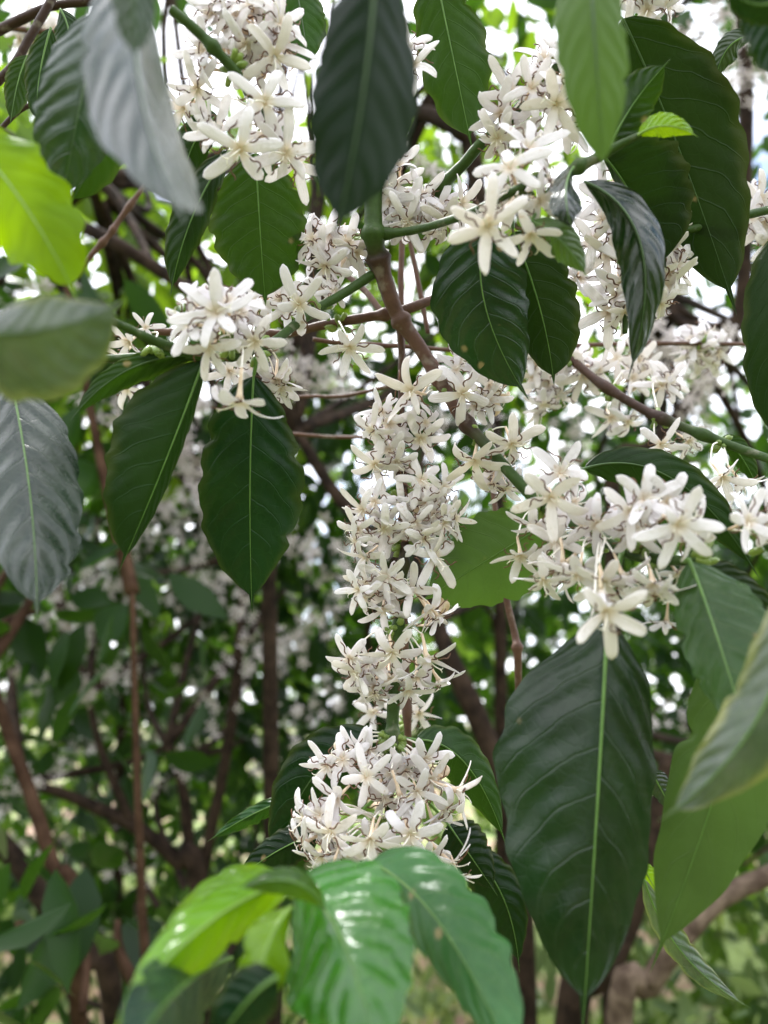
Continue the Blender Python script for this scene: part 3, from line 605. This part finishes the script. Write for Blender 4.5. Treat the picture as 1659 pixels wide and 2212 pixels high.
cluster(b3, (330, 742, .30), [(279, 737, 48, -.3, -.3, .37), (315, 709, 30, .2, .2, .32), (275, 838, 44, -.2, -.6, .39), (262, 770, 44, -.3, -.4, .39)], 0, .35)
cluster(b7, (1375, 470, .356), [(1330, 361, 52, -.1, .4), (1354, 401, 52, .4, -.2), (1302, 430, 52, -.4, .2), (1417, 474, 56, .5, -.1, .345), (1435, 500, 52, .5, -.4), (1302, 474, 48, -.3, 0), (1390, 420, 46, .3, .2)], 4, .352)
cluster(b7, (1362, 560, .354), [(1280, 520, 58, -.1, -.5), (1310, 549, 52, 0, -.5), (1435, 549, 54, .5, -.3), (1445, 589, 62, .3, -.2), (1253, 599, 42, -.2, -.5, .37), (1460, 575, 45, .6, -.1), (1340, 540, 48, -.1, -.2)], 4, .352)
cluster(b7, (1356, 640, .354), [(1342, 609, 62, -.1, -.3), (1431, 619, 62, .2, -.4), (1314, 672, 64, -.1, -.2), (1350, 676, 52, .1, -.4), (1425, 656, 48, .2, -.6), (1330, 640, 48, -.3, -.2), (1405, 590, 46, .2, 0)], 3, .352)
cluster(b1, (960, 838, .362), [(889, 845, 64, -.5, .3, .345), (999, 850, 64, 0, -.1, .345), (990, 780, 46, -.2, .3), (1055, 833, 46, .4, -.1), (1050, 860, 46, .4, -.4), (1026, 875, 46, .2, -.7), (905, 862, 40, -.4, -.5), (985, 800, 40, .1, .4)], 3, .358)
cluster(b1, (1040, 945, .352), [(1025, 994, 60, 0, -.7, .338), (1106, 958, 60, 0, -.7, .335), (1064, 1044, 46, -.2, -.7), (1091, 1050, 46, .2, -.7), (1075, 1000, 44, 0, -.5)], 2, .35)
cluster(b2, (866, 900, .37), [(841, 914, 52, -.1, -.1), (805, 928, 44, -.4, -.4), (907, 946, 54, 0, -.75), (918, 914, 36, .3, -.1), (841, 970, 46, -.2, -.4), (811, 1003, 54, -.2, -.3), (856, 997, 46, .1, -.4), (825, 890, 40, -.3, .2)], 4, .36)
cluster(b2, (872, 1072, .364), [(910, 1038, 52, .1, .2), (921, 1086, 50, .1, -.1), (957, 1056, 44, .5, -.2), (868, 1092, 46, 0, -.1), (785, 1101, 50, -.4, -.3), (832, 1125, 48, -.1, -.3), (981, 1122, 42, .7, .2), (898, 1131, 46, .1, -.3), (935, 1110, 44, .3, -.3), (810, 1085, 44, -.4, .1)], 4, .354)
cluster(b2, (874, 1175, .36), [(830, 1140, 50, 0, -.3), (878, 1140, 46, 0, -.1), (774, 1142, 44, -.4, -.2), (792, 1201, 48, -.6, -.2), (958, 1133, 46, .6, .1), (938, 1203, 60, .2, 0), (770, 1170, 42, -.5, -.1), (915, 1165, 44, .3, -.2)], 2, .352)
cluster(b2, (866, 1265, .356), [(833, 1246, 52, -.1, -.1), (799, 1261, 44, -.5, -.3), (889, 1275, 52, -.3, .2), (790, 1293, 42, -.5, -.3), (828, 1315, 48, 0, -.6), (927, 1315, 54, .4, -.6), (846, 1277, 46, 0, -.2), (945, 1330, 42, .5, -.6), (775, 1275, 40, -.6, -.1)], 2, .348)
cluster(b2, (862, 1355, .352), [(758, 1423, 52, -.4, -.4), (846, 1410, 60, 0, -.3, .335), (923, 1419, 62, .2, -.6, .336), (772, 1452, 54, -.5, -.4), (810, 1480, 52, -.2, -.5), (842, 1466, 52, 0, -.4), (900, 1461, 52, .1, -.7), (947, 1468, 48, .5, -.6), (808, 1497, 46, -.1, -.7), (880, 1490, 46, .1, -.6), (795, 1430, 48, -.3, -.2)], 5, .344, ncup=9)
cluster(b17, (880, 1560, .42), [(806, 1538, 42, -.3, -.1, .44), (905, 1540, 44, .1, -.2, .44), (870, 1525, 40, 0, .1, .45)], 0, .44, ncup=2)
cluster(b2, (847, 1600, .345), [(797, 1618, 52, -.1, -.3), (772, 1624, 48, -.4, -.1), (792, 1678, 68, 0, .3, .318), (740, 1641, 56, -.3, .2), (729, 1723, 72, -.5, .1, .318), (706, 1655, 48, -.4, .2), (900, 1709, 66, .1, -.3, .322), (917, 1638, 52, .2, -.4),
  (846, 1669, 50, 0, -.2), (928, 1683, 56, .4, -.2), (985, 1706, 58, .8, -.1), (957, 1746, 52, .5, -.6), (831, 1723, 52, 0, -.6), (875, 1665, 48, .2, -.1), (935, 1770, 50, .3, -.8)], 6, .332, ncup=9)
cluster(b2, (828, 1782, .338), [(715, 1797, 82, -.3, -.1, .305), (800, 1811, 78, 0, -.2, .30), (885, 1803, 84, .2, 0, .305), (658, 1820, 66, -.7, -.1), (695, 1848, 52, -.3, -.3), (715, 1880, 66, -.4, -.5, .305), (735, 1834, 52, -.2, -.2), (763, 1868, 56, 0, -.6), (971, 1863, 62, .6, -.4),
  (988, 1888, 42, .5, -.7), (848, 1846, 56, .1, -.5), (660, 1770, 56, -.7, .2), (690, 1760, 50, -.4, .2), (920, 1850, 50, .3, -.5)], 6, .318)
cluster(b1, (1168, 1088, .325), [(1209, 1021, 82, .2, .1, .298), (1190, 1075, 88, -.1, -.1, .28), (1236, 1086, 56, .4, -.4, .30), (1124, 1198, 70, 0, -.5, .305)], 1, .30)
cluster(b1, (1300, 1165, .296), [(1290, 1129, 62, -.1, -.5, .285), (1217, 1214, 72, .1, -.7, .285), (1174, 1252, 68, -.2, -.6, .285), (1305, 1256, 78, -.1, -.6, .26), (1309, 1321, 98, 0, -.25, .238), (1262, 1135, 52, -.4, -.3, .29), (1250, 1240, 62, -.2, -.6, .27), (1345, 1240, 60, .2, -.6, .268), (1200, 1170, 56, -.3, -.3, .295)], 3, .275)
cluster(b1, (1395, 1195, .278), [(1359, 1106, 62, -.1, .1, .265), (1390, 1079, 64, .1, .4, .265), (1367, 1140, 62, -.1, -.5, .268), (1463, 1133, 98, .1, -.2, .246), (1494, 1140, 80, .4, 0, .258), (1409, 1260, 72, 0, -.8, .258), (1421, 1279, 62, .2, -.7, .262),
  (1440, 1340, 44, 0, -.8, .27), (1463, 1237, 46, .3, -.5, .275), (1440, 1085, 60, .2, .4, .268)], 2, .265)
rt_br = branch("flowering twig end just entering at the right edge, one large blurred white flower",
  [[(1760, 1190, .262, 10), (1700, 1190, .262, 9), (1655, 1180, .262, 7)]], 'green')
cluster(rt_br, (1660, 1180, .264), [(1613, 1129, 82, .1, .3, .258), (1660, 1120, 70, .4, .1, .26)], 0, .26, ncup=3)
cluster(b8, (1230, 775, .445), [(1160, 782, 46, -.2, -.1), (1150, 812, 46, -.3, -.4), (1180, 827, 44, 0, -.4), (1175, 872, 38, 0, -.7), (1210, 852, 42, .1, -.6), (1260, 812, 50, .1, -.4), (1245, 772, 46, .1, .1), (1290, 800, 42, .3, -.2), (1140, 760, 44, -.3, .2)], 5, .45)
cluster(b8, (1318, 842, .43), [(1320, 902, 46, 0, -.5), (1355, 912, 42, .2, -.5), (1330, 777, 42, 0, .2, .47), (1380, 777, 42, .2, .2, .48), (1365, 817, 42, .1, 0, .46), (1385, 800, 40, .3, .1, .48)], 2, .45)
cluster(b8, (1425, 900, .41), [(1428, 960, 48, 0, -.55, .395), (1486, 952, 40, .2, -.5), (1430, 832, 46, 0, .2, .44), (1445, 820, 42, .3, .3, .44)], 0, .41)
cluster(b8, (1560, 955, .388), [(1559, 1030, 54, 0, -.7, .36), (1600, 1040, 46, .3, -.7, .37)], 0, .37)
cluster(b11, (1520, 744, .505), [(1530, 772, 44, 0, -.3), (1505, 760, 42, -.3, -.2), (1550, 765, 42, .3, -.2), (1520, 725, 42, 0, .4), (1495, 735, 40, -.3, .3)], 3, .51)
edge_br = branch("sliver of a flowering twig along the right edge beside the dark leaf",
  [[(1720, 380, .40, 8), (1690, 420, .40, 8), (1668, 470, .40, 7), (1672, 560, .40, 6)]], 'green')
cluster(edge_br, (1672, 470, .40), [(1640, 432, 50, -.4, .1), (1650, 480, 50, -.4, -.3), (1655, 530, 48, -.2, -.5), (1625, 470, 44, -.6, -.2)], 3, .40)
top_br = branch("flowering twig at the top edge right of the light green blurred leaf",
  [[(1370, -60, .38, 8), (1392, -20, .38, 8), (1400, 10, .38, 7)]], 'green')
cluster(top_br, (1396, -5, .38), [(1398, 22, 54, -.1, -.3), (1440, 10, 46, .5, -.2), (1370, -10, 50, -.5, 0)], 1, .38)
mid_br = branch("single white flower sprig showing from behind the dark blurred leaf at the top",
  [[(830, 60, .33, 6), (850, 100, .33, 6), (872, 128, .33, 5)]], 'green')
cluster(mid_br, (868, 125, .33), [(893, 142, 66, .25, .1, .32), (880, 110, 54, -.3, .4, .33)], 0, .33, ncup=2)
tl_br = branch("blossoming twig in the top left corner behind the dark forked twigs",
  [[(20, 60, .52, 6), (70, 66, .52, 6), (120, 70, .52, 5)]], 'brown')
cluster(tl_br, (75, 68, .52), [(60, 60, 42, -.2, .1), (95, 72, 42, .2, -.1), (80, 95, 40, 0, -.5), (115, 60, 40, .4, .2), (45, 88, 38, -.4, -.3)], 3, .53)

# terminal bud of the main stem
bm_ = MB()
for k in range(16):
    a = P(1500+frng.uniform(-10, 14), 1205+frng.uniform(-12, 12), .266); dv = (RT*frng.uniform(.1, 1) + UP*frng.uniform(-.5, .8) - FW*frng.uniform(-.3, .6)).normalized(); L = frng.uniform(.004, .008)
    bm_.tube([a, a+dv*L*.4, a+dv*L*.8, a+dv*L], [.0009, .0016, .0013, .0003], 7, 0)
link('bud', bm_.mesh('bud', [M_calyx], P(1500, 1205, .266)), b1, P(1500, 1205, .266)-b1.location)

# ------------------------------------------------------------------ background trees
trng = random.Random(5)
def rnd_dir(r, zlo=-1, zhi=1):
    a = r.uniform(0, 6.283); zc = r.uniform(zlo, zhi); h = math.sqrt(max(0, 1-zc*zc))
    return Vector((h*math.cos(a), h*math.sin(a), zc))
def far_leaf_add(mb, p, r, L, m=0):
    t = rnd_dir(r, -1, .25); t = (t + Vector((0, 0, -.35))).normalized()
    s = t.cross(rnd_dir(r)).normalized(); n = s.cross(t)
    W = L*r.uniform(.19, .25); bend = r.uniform(-.15, .35)*L; fold = r.uniform(.05, .5)
    rows = []
    for u, wv in ((0, .02), (.12, .5), (.32, .95), (.55, 1), (.78, .66), (.9, .26), (1, .01)):
        c = p + t*(L*u) - n*(bend*u*u)
        wl = W*wv*(1+r.uniform(-.08, .08))
        rows.append([mb.add(c - s*wl - n*(fold*wl), (u, 0)), mb.add(c, (u, .5)), mb.add(c + s*wl - n*(fold*wl), (u, 1))])
    for a, b in zip(rows, rows[1:]):
        mb.face((a[0], a[1], b[1], b[0]), m); mb.face((a[1], a[2], b[2], b[1]), m)
def far_flower_add(mb, p, r, s):
    f = rnd_dir(r, -.9, .5); x = f.orthogonal().normalized(); y = f.cross(x); o = r.uniform(0, 6.28); n = 5
    c = mb.add(p)
    for k in range(n):
        a = o + 6.283*k/n; d1 = x*math.cos(a) + y*math.sin(a); sd = y*math.cos(a) - x*math.sin(a); lf = r.uniform(-.35, .3)
        q = [mb.add(p + d1*s*.25 - sd*s*.10), mb.add(p + d1*s*.7 - sd*s*.17 + f*s*lf*.5), mb.add(p + d1*s + f*s*lf), mb.add(p + d1*s*.7 + sd*s*.17 + f*s*lf*.5), mb.add(p + d1*s*.25 + sd*s*.10)]
        mb.face((c, *q))
def tree(label, stems, blobs, blossoms=(), bark=M_bark, leafm=FL_dark, leafL=(.07, .135), seed=1, name='coffee_tree', cat='tree', group='coffee trees in the background'):
    """stems in picture units with depth; blobs = (px, py, depth, radius across, radius in depth, leaves)"""
    r = random.Random(seed); loc = P(*stems[0][-1][:3]); loc = Vector((loc.x, loc.y, loc.z))
    root = bpy.data.objects.new(name, None); COL.objects.link(root); root.location = loc; root.empty_display_size = .05
    tag(root, label, cat, group)
    tm = MB(); anchors = []
    for s in stems: anchors += stem_mesh(tm, s, n=9, sub=6)
    cm = MB(); fm = MB()
    for (px, py, d, ra, rd, n) in blobs:
        if d > 1.4 and py > -200: d *= 1.35; ra *= 1.35; rd *= 1.4; n = int(n*1.9)
        c = P(px, py, d)
        near = min(anchors, key=lambda q: (q-c).length)
        # a few limbs reach from the stems into the clump
        for k in range(max(2, n//70)):
            e = c + RT*r.uniform(-ra, ra)*.9 + UP*r.uniform(-ra, ra)*.9 + FW*r.uniform(-rd, rd)*.8
            md = (near+e)*.5 + rnd_dir(r)*.12*(e-near).length
            pts = [Vector(q) for q in catmull([tuple(near), tuple(md), tuple(e)], 6)]
            tm.tube(pts, [.010*(1-.75*i/len(pts))+.0015 for i in range(len(pts))], 6)
        for k in range(n):
            p = c + RT*r.uniform(-1, 1)*ra + UP*r.uniform(-1, 1)*ra + FW*r.uniform(-1, 1)*rd
            far_leaf_add(cm, p, r, r.uniform(*leafL))
    for (px, py, d, ra, n) in blossoms:
        c = P(px, py, d); ax = (RT*r.uniform(-1, 1) + UP*r.uniform(-.6, .6) + FW*r.uniform(-.4, .4)).normalized()
        for k in range(int(n*.55)):
            p = c + ax*r.uniform(-1, 1)*ra + rnd_dir(r)*r.uniform(.2, 1)*ra*.45
            far_flower_add(fm, p, r, r.uniform(.012, .017))
    link('trunk', tm.mesh('trunk', [bark], loc), root)
    if cm.f: link('crown', cm.mesh('crown', [leafm], loc), root)
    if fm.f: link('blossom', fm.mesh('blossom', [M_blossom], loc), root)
    return root
def gnd(px, d, r, z=-.05):
    return (px, 1106 + 1659*((CAMZ-z) + d*math.sin(PITCH))/(d*math.cos(PITCH)), d, r)

tree("young coffee tree at the left with a slim leaning stem and an upright shoot",
  [[(-30, 1440, 1.15, 13), (20, 1590, 1.14, 16), (70, 1730, 1.12, 18), (122, 1900, 1.10, 20), (165, 2080, 1.10, 22), gnd(230, 1.12, 26)],
   [(286, 1280, 1.12, 7), (291, 1500, 1.10, 9), (297, 1700, 1.08, 10), (306, 1950, 1.08, 12), (315, 2300, 1.08, 13), gnd(300, 1.1, 16)]],
  [(40, 1180, 1.35, .20, .2, 70), (150, 1330, 1.3, .22, .2, 40), (60, 2060, .95, .14, .12, 26), (250, 2120, 1.1, .16, .15, 24), (120, 800, 1.4, .2, .2, 50)],
  [(130, 1390, 1.5, .13, 130), (70, 1320, 1.6, .14, 110), (200, 1490, 1.5, .11, 80)], bark=M_bark2, seed=11)
tree("dark coffee tree at lower left with a thick low limb sloping across",
  [[(-60, 1770, 1.35, 24), (30, 1850, 1.35, 27), (100, 1950, 1.34, 28), (190, 2060, 1.33, 28), (250, 2230, 1.33, 30), gnd(330, 1.35, 34)],
   [(50, 1690, 1.7, 12), (130, 1712, 1.7, 14), (210, 1745, 1.7, 17), (300, 1790, 1.7, 19), (380, 1858, 1.7, 21), (430, 1960, 1.7, 28), gnd(450, 1.7, 32)],
   [(190, 1500, 1.75, 8), (215, 1610, 1.72, 10), (250, 1700, 1.7, 12), (290, 1790, 1.7, 14)]],
  [(200, 1010, 1.8, .35, .25, 150), (60, 1420, 1.9, .3, .25, 90), (260, 1900, 1.7, .3, .25, 70), (90, 2100, 1.5, .22, .2, 46), (480, 2000, 1.6, .14, .12, 20), (350, 1700, 2.2, .35, .3, 70), (200, 1620, 2.3, .4, .3, 70)],
  [(220, 1300, 1.7, .2, 160), (300, 1150, 1.8, .16, 130), (40, 1700, 1.6, .16, 70), (150, 1850, 1.9, .18, 60)], seed=12)
tree("coffee tree with two dark parallel trunks left of centre, below the dark hanging leaf",
  [[(540, 1190, 1.75, 12), (522, 1330, 1.75, 13), (508, 1500, 1.74, 14), (480, 1680, 1.73, 15), (450, 1830, 1.72, 16), (430, 2050, 1.72, 18), gnd(420, 1.72, 26)],
   [(362, 1610, 1.76, 14), (392, 1690, 1.75, 13), (408, 1830, 1.74, 17), (420, 2050, 1.73, 19), gnd(418, 1.72, 22)]],
  [(430, 1010, 1.9, .32, .3, 190), (520, 1330, 2.0, .32, .3, 130), (330, 1250, 2.0, .3, .3, 110), (640, 1480, 2.0, .22, .25, 80), (600, 2030, 1.9, .25, .2, 40), (640, 1750, 2.2, .18, .2, 26), (480, 1650, 2.1, .3, .25, 50), (180, 1760, 2.1, .3, .25, 50), (300, -500, 2.0, .7, .5, 300), (-300, 300, 1.9, .6, .5, 250)],  # includes a canopy clump above the frame, added to block sky light
  [(385, 980, 1.3, .12, 170), (400, 880, 1.4, .09, 80), (370, 1090, 1.5, .13, 100), (480, 1250, 1.6, .2, 150), (560, 1400, 1.7, .18, 110), (690, 1180, 1.4, .16, 130), (640, 1560, 1.6, .14, 70), (420, 1600, 1.6, .1, 30)], seed=13)
tree("coffee tree with one stout dark trunk behind the lower flower string",
  [[(900, 1240, 1.55, 14), (940, 1340, 1.53, 22), (980, 1440, 1.5, 27), (1035, 1560, 1.48, 30), (1085, 1700, 1.47, 30), (1125, 1900, 1.46, 32), gnd(1160, 1.45, 40)],
   [(640, 930, 1.6, 14), (720, 1060, 1.58, 18), (800, 1150, 1.56, 17), (900, 1245, 1.55, 15)]],
  [(720, 960, 1.9, .28, .25, 120), (900, 780, 2.0, .3, .3, 120), (1100, 1000, 2.1, .28, .25, 90), (1060, 1400, 2.0, .2, .2, 60), (760, 1330, 2.1, .25, .25, 90), (900, -700, 2.2, .8, .6, 350)],  # last clump: unseen canopy added overhead to darken the background
  [(640, 800, 1.2, .10, 110), (700, 1330, 1.6, .15, 80), (1250, 950, 1.4, .1, 60), (1040, 900, 1.7, .14, 60)], seed=14)
tree("old coffee tree at lower right with a pale brown trunk leaning to the right",
  [[(1760, 1850, 1.25, 22), (1640, 1900, 1.24, 25), (1550, 1945, 1.22, 27), (1470, 2030, 1.2, 29), (1400, 2130, 1.2, 31), (1330, 2260, 1.2, 36), gnd(1250, 1.2, 46)]],
  [(1640, 1620, 1.6, .14, .2, 26), (1690, 1800, 1.7, .12, .15, 16)], [], bark=M_bark3, seed=15)
tree("dark mossy coffee stem behind the point of the largest leaf",
  [[(1440, 1640, 1.35, 18), (1415, 1780, 1.34, 24), (1385, 1900, 1.33, 30), (1345, 2020, 1.32, 34), (1295, 2110, 1.3, 40), (1230, 2250, 1.3, 46), gnd(1190, 1.3, 56)]],
  [(1420, 1480, 1.9, .2, .2, 50), (1180, 1560, 2.0, .14, .2, 30)], [(1440, 1560, 1.7, .1, 30)], seed=16)
tree("coffee tree at upper right with a straight dark upright trunk",
  [[(1596, -120, 1.45, 16), (1606, 60, 1.45, 18), (1612, 220, 1.45, 19), (1606, 420, 1.45, 20), (1590, 700, 1.46, 20), (1420, 950, 1.5, 18), (1330, 1000, 1.5, 20), (1325, 1300, 1.5, 24), gnd(1320, 1.5, 30)],
   [(1420, 620, 1.6, 9), (1480, 700, 1.55, 11), (1590, 700, 1.46, 15)]],
  [(1540, 90, 1.9, .26, .25, 110), (1600, 560, 2.2, .2, .25, 36), (1500, 1000, 2.2, .3, .3, 60), (1400, 800, 2.3, .25, .25, 50), (1640, 1250, 2.1, .2, .25, 80), (1500, 1150, 2.3, .36, .3, 150), (1250, 1330, 2.2, .3, .3, 110), (1560, 1480, 2.2, .3, .3, 80), (1500, -500, 2.0, .7, .5, 300)],  # last clump: canopy above the frame, added to shade the trees below
  [(1520, 70, 1.2, .12, 130), (1610, 150, 1.3, .12, 90), (1560, 230, 1.4, .12, 80), (1450, 770, 1.0, .08, 70), (1560, 740, 1.0, .09, 70), (1500, 880, 1.1, .08, 40)], seed=17)
tree("bright backlit coffee tree behind the fork with yellow-green leaves against the sky",
  [[(930, -200, 2.0, 22), (955, 100, 2.0, 24), (985, 270, 1.9, 24), (1020, 330, 1.9, 26), (1060, 700, 1.9, 17), (1080, 1300, 1.9, 17), gnd(1090, 1.9, 24)],
   [(870, 232, 1.6, 12), (930, 250, 1.7, 22), (985, 275, 1.85, 24)]],
  [(1090, 130, 1.8, .11, .2, 22), (905, 350, 1.9, .1, .2, 36), (1000, 420, 2.0, .22, .25, 80), (760, 560, 2.0, .25, .3, 110), (900, 640, 2.1, .35, .3, 130), (1250, 620, 2.1, .3, .3, 70), (620, 640, 2.1, .3, .3, 90), (1100, 330, 2.0, .14, .2, 30)],
  [(870, 330, .9, .04, 26)], leafm=FL_lime, seed=18)
tree("backlit coffee tree at upper left with a dark limb crossing below the two-toned leaf",
  [[(90, 450, 1.15, 13), (160, 482, 1.12, 17), (240, 520, 1.1, 18), (330, 575, 1.1, 18), (420, 635, 1.1, 17), (520, 720, 1.12, 17), (560, 900, 1.2, 18), (580, 1200, 1.3, 20), gnd(600, 1.4, 30)],
   [(385, 530, 1.05, 9), (440, 590, 1.08, 10), (520, 720, 1.12, 13)], [(200, 390, 1.3, 8), (250, 420, 1.25, 10), (330, 575, 1.1, 12)]],
  [(280, 520, 1.5, .22, .25, 90), (420, 460, 1.7, .22, .25, 70), (180, 640, 1.6, .2, .25, 44), (60, 220, 1.4, .16, .2, 40), (620, 420, 1.9, .16, .2, 24), (400, 800, 1.7, .3, .3, 90), (170, 870, 1.8, .2, .2, 44), (660, 60, 1.8, .06, .1, 6)],
  [(300, 880, 1.3, .10, 60), (60, 640, 1.3, .08, 30)], leafm=FL_lime, seed=19)

tree("blossoming coffee tree far behind at middle left, its flowers a pale haze",
  [[(250, 1150, 2.6, 10), (262, 1500, 2.6, 12), (255, 1900, 2.6, 14), gnd(250, 2.6, 16)], [(262, 1500, 2.6, 9), (160, 1250, 2.6, 8), (120, 1050, 2.6, 6)]],
  [(150, 1150, 2.3, .35, .25, 50), (350, 1400, 2.3, .3, .25, 50)],
  [(360, 1180, 2.4, .35, 260), (230, 1360, 2.5, .35, 240), (480, 1420, 2.6, .4, 240), (560, 1240, 2.5, .3, 200), (330, 1560, 2.6, .35, 160), (690, 1400, 2.6, .3, 180), (130, 1640, 2.5, .35, 160), (420, 1080, 2.2, .25, 180)], seed=23)
# far thicket with an added light-cutting hedge, and ground cover
def mass(name, label, cat, boxes, leafm, seed, L, mats=None):
    r = random.Random(seed); mb = MB()
    for (x0, x1, y0, y1, z0, z1, n) in boxes:
        for k in range(n):
            far_leaf_add(mb, Vector((r.uniform(x0, x1), r.uniform(y0, y1), z0 + (z1-z0)*r.random()**1.1)), r, r.uniform(*L))
    o = link(name, mb.mesh(name, [leafm])); tag(o, label, cat, None, 'stuff'); return o
mass('thicket', "blurred far thicket of coffee bushes beyond the near trees, plus unseen hedge around the viewer", "thicket",
  [(-4.5, 4.5, 5.0, 7.5, .5, 3.4, 3800), (-4, 4, 4.0, 5.0, 1.3, 3.6, 1000), (-5, .6, 3.2, 4.2, 1.4, 2.5, 900), (1.2, 4, 3.6, 5.0, .0, 1.6, 700), (-5, 5, 7, 9, .2, 4.0, 2000), (.3, 4.5, 5, 7, 2.2, 4.4, 1100), (-5, 0, 5, 7, 3, 4.6, 200),
  (-5, 5, -2.9, -1.6, .1, 2.35, 2800), (-4.4, -2.4, -1.5, 3.0, .1, 2.7, 1800), (2.4, 4.4, -1.5, 3.0, .1, 2.7, 1800)], FL_far, 31, (.12, .24))  # unseen hedge behind and beside the camera, added to cut front light

mass('undergrowth', "low pale green undergrowth lit by the open sky beyond the tree trunks", "undergrowth",
  [(-3.2, 2.6, 3.0, 4.8, -.05, .75, 1500), (-4, 4, 4.8, 5.4, .1, 1.25, 700)], FL_low, 37, (.06, .14))
gm = NB('ground_soil'); tcn = gm.n('ShaderNodeTexCoord')
n1 = gm.noise(.9, 5, tcn.outputs['Object'], .6); n2 = gm.noise(14, 5, tcn.outputs['Object'], .6)
gc = gm.mix(gm.step(n2, .35, .65), (.20, .115, .075), (.34, .23, .16))
gc = gm.mix(gm.step(gm.math('ADD', n1, gm.math('MULTIPLY_ADD', n2, .3, -.15)), .42, .52), gc, (.16, .22, .06))
pr = gm.n('ShaderNodeBsdfPrincipled'); gm.l(gc, pr.inputs['Base Color']); pr.inputs['Roughness'].default_value = .9
bm = gm.n('ShaderNodeBump'); bm.inputs['Distance'].default_value = .03; gm.l(n2, bm.inputs['Height']); gm.l(bm.outputs[0], pr.inputs['Normal'])
gm.l(pr.outputs[0], gm.out.inputs['Surface'])
g = MB(); NX = 60; r = random.Random(3)
ids = [[g.add((x, y, .05*math.sin(x*1.3+y*.7)+.04*math.sin(y*2.1) + max(0, y-3)*.055), (0, 0)) for x in [(-1+2*i/NX)**3*150 + (-1+2*i/NX)*6 for i in range(NX+1)]] for y in [(-1+2*j/NX)**3*150 + (-1+2*j/NX)*6 for j in range(NX+1)]]
for a, b in zip(ids, ids[1:]):
    for i in range(NX): g.face((a[i], a[i+1], b[i+1], b[i]))
tag(link('ground', g.mesh('ground', [gm.mat])), "reddish soil ground with patches of low green", "ground", None, 'structure')

M_grass = far_leaf('grass_blade', (.10, .16, .03), (.26, .30, .08), (.4, .5, .1), .3)
gb = MB(); r = random.Random(9)
for k in range(9000):
    y = 1.6 + 7.5*r.random()**1.3; x = r.uniform(-.75, .75)*y*1.0
    if math.sin(x*2.1+1.2)+math.sin(y*1.7+x) < -.5: continue
    z0 = .05*math.sin(x*1.3+y*.7)+.04*math.sin(y*2.1) + max(0, y-3)*.055
    L = r.uniform(.08, .26); a = r.uniform(0, 6.28); dx = Vector((math.cos(a), math.sin(a), 0)); sx_ = Vector((-dx.y, dx.x, 0))*r.uniform(.004, .009)
    p = Vector((x, y, z0-.01)); m_ = p + dx*L*.18 + Vector((0, 0, L*.6)); e = p + dx*L*.55 + Vector((0, 0, L*.85))
    i0, i1, i2, i3, i4 = gb.add(p-sx_), gb.add(p+sx_), gb.add(m_+sx_), gb.add(m_-sx_), gb.add(e)
    gb.face((i0, i1, i2, i3)); gb.face((i3, i2, i4))
tag(link('grass', gb.mesh('grass', [M_grass])), "sparse grass and weeds on the open ground behind the trees", "grass", None, 'stuff')
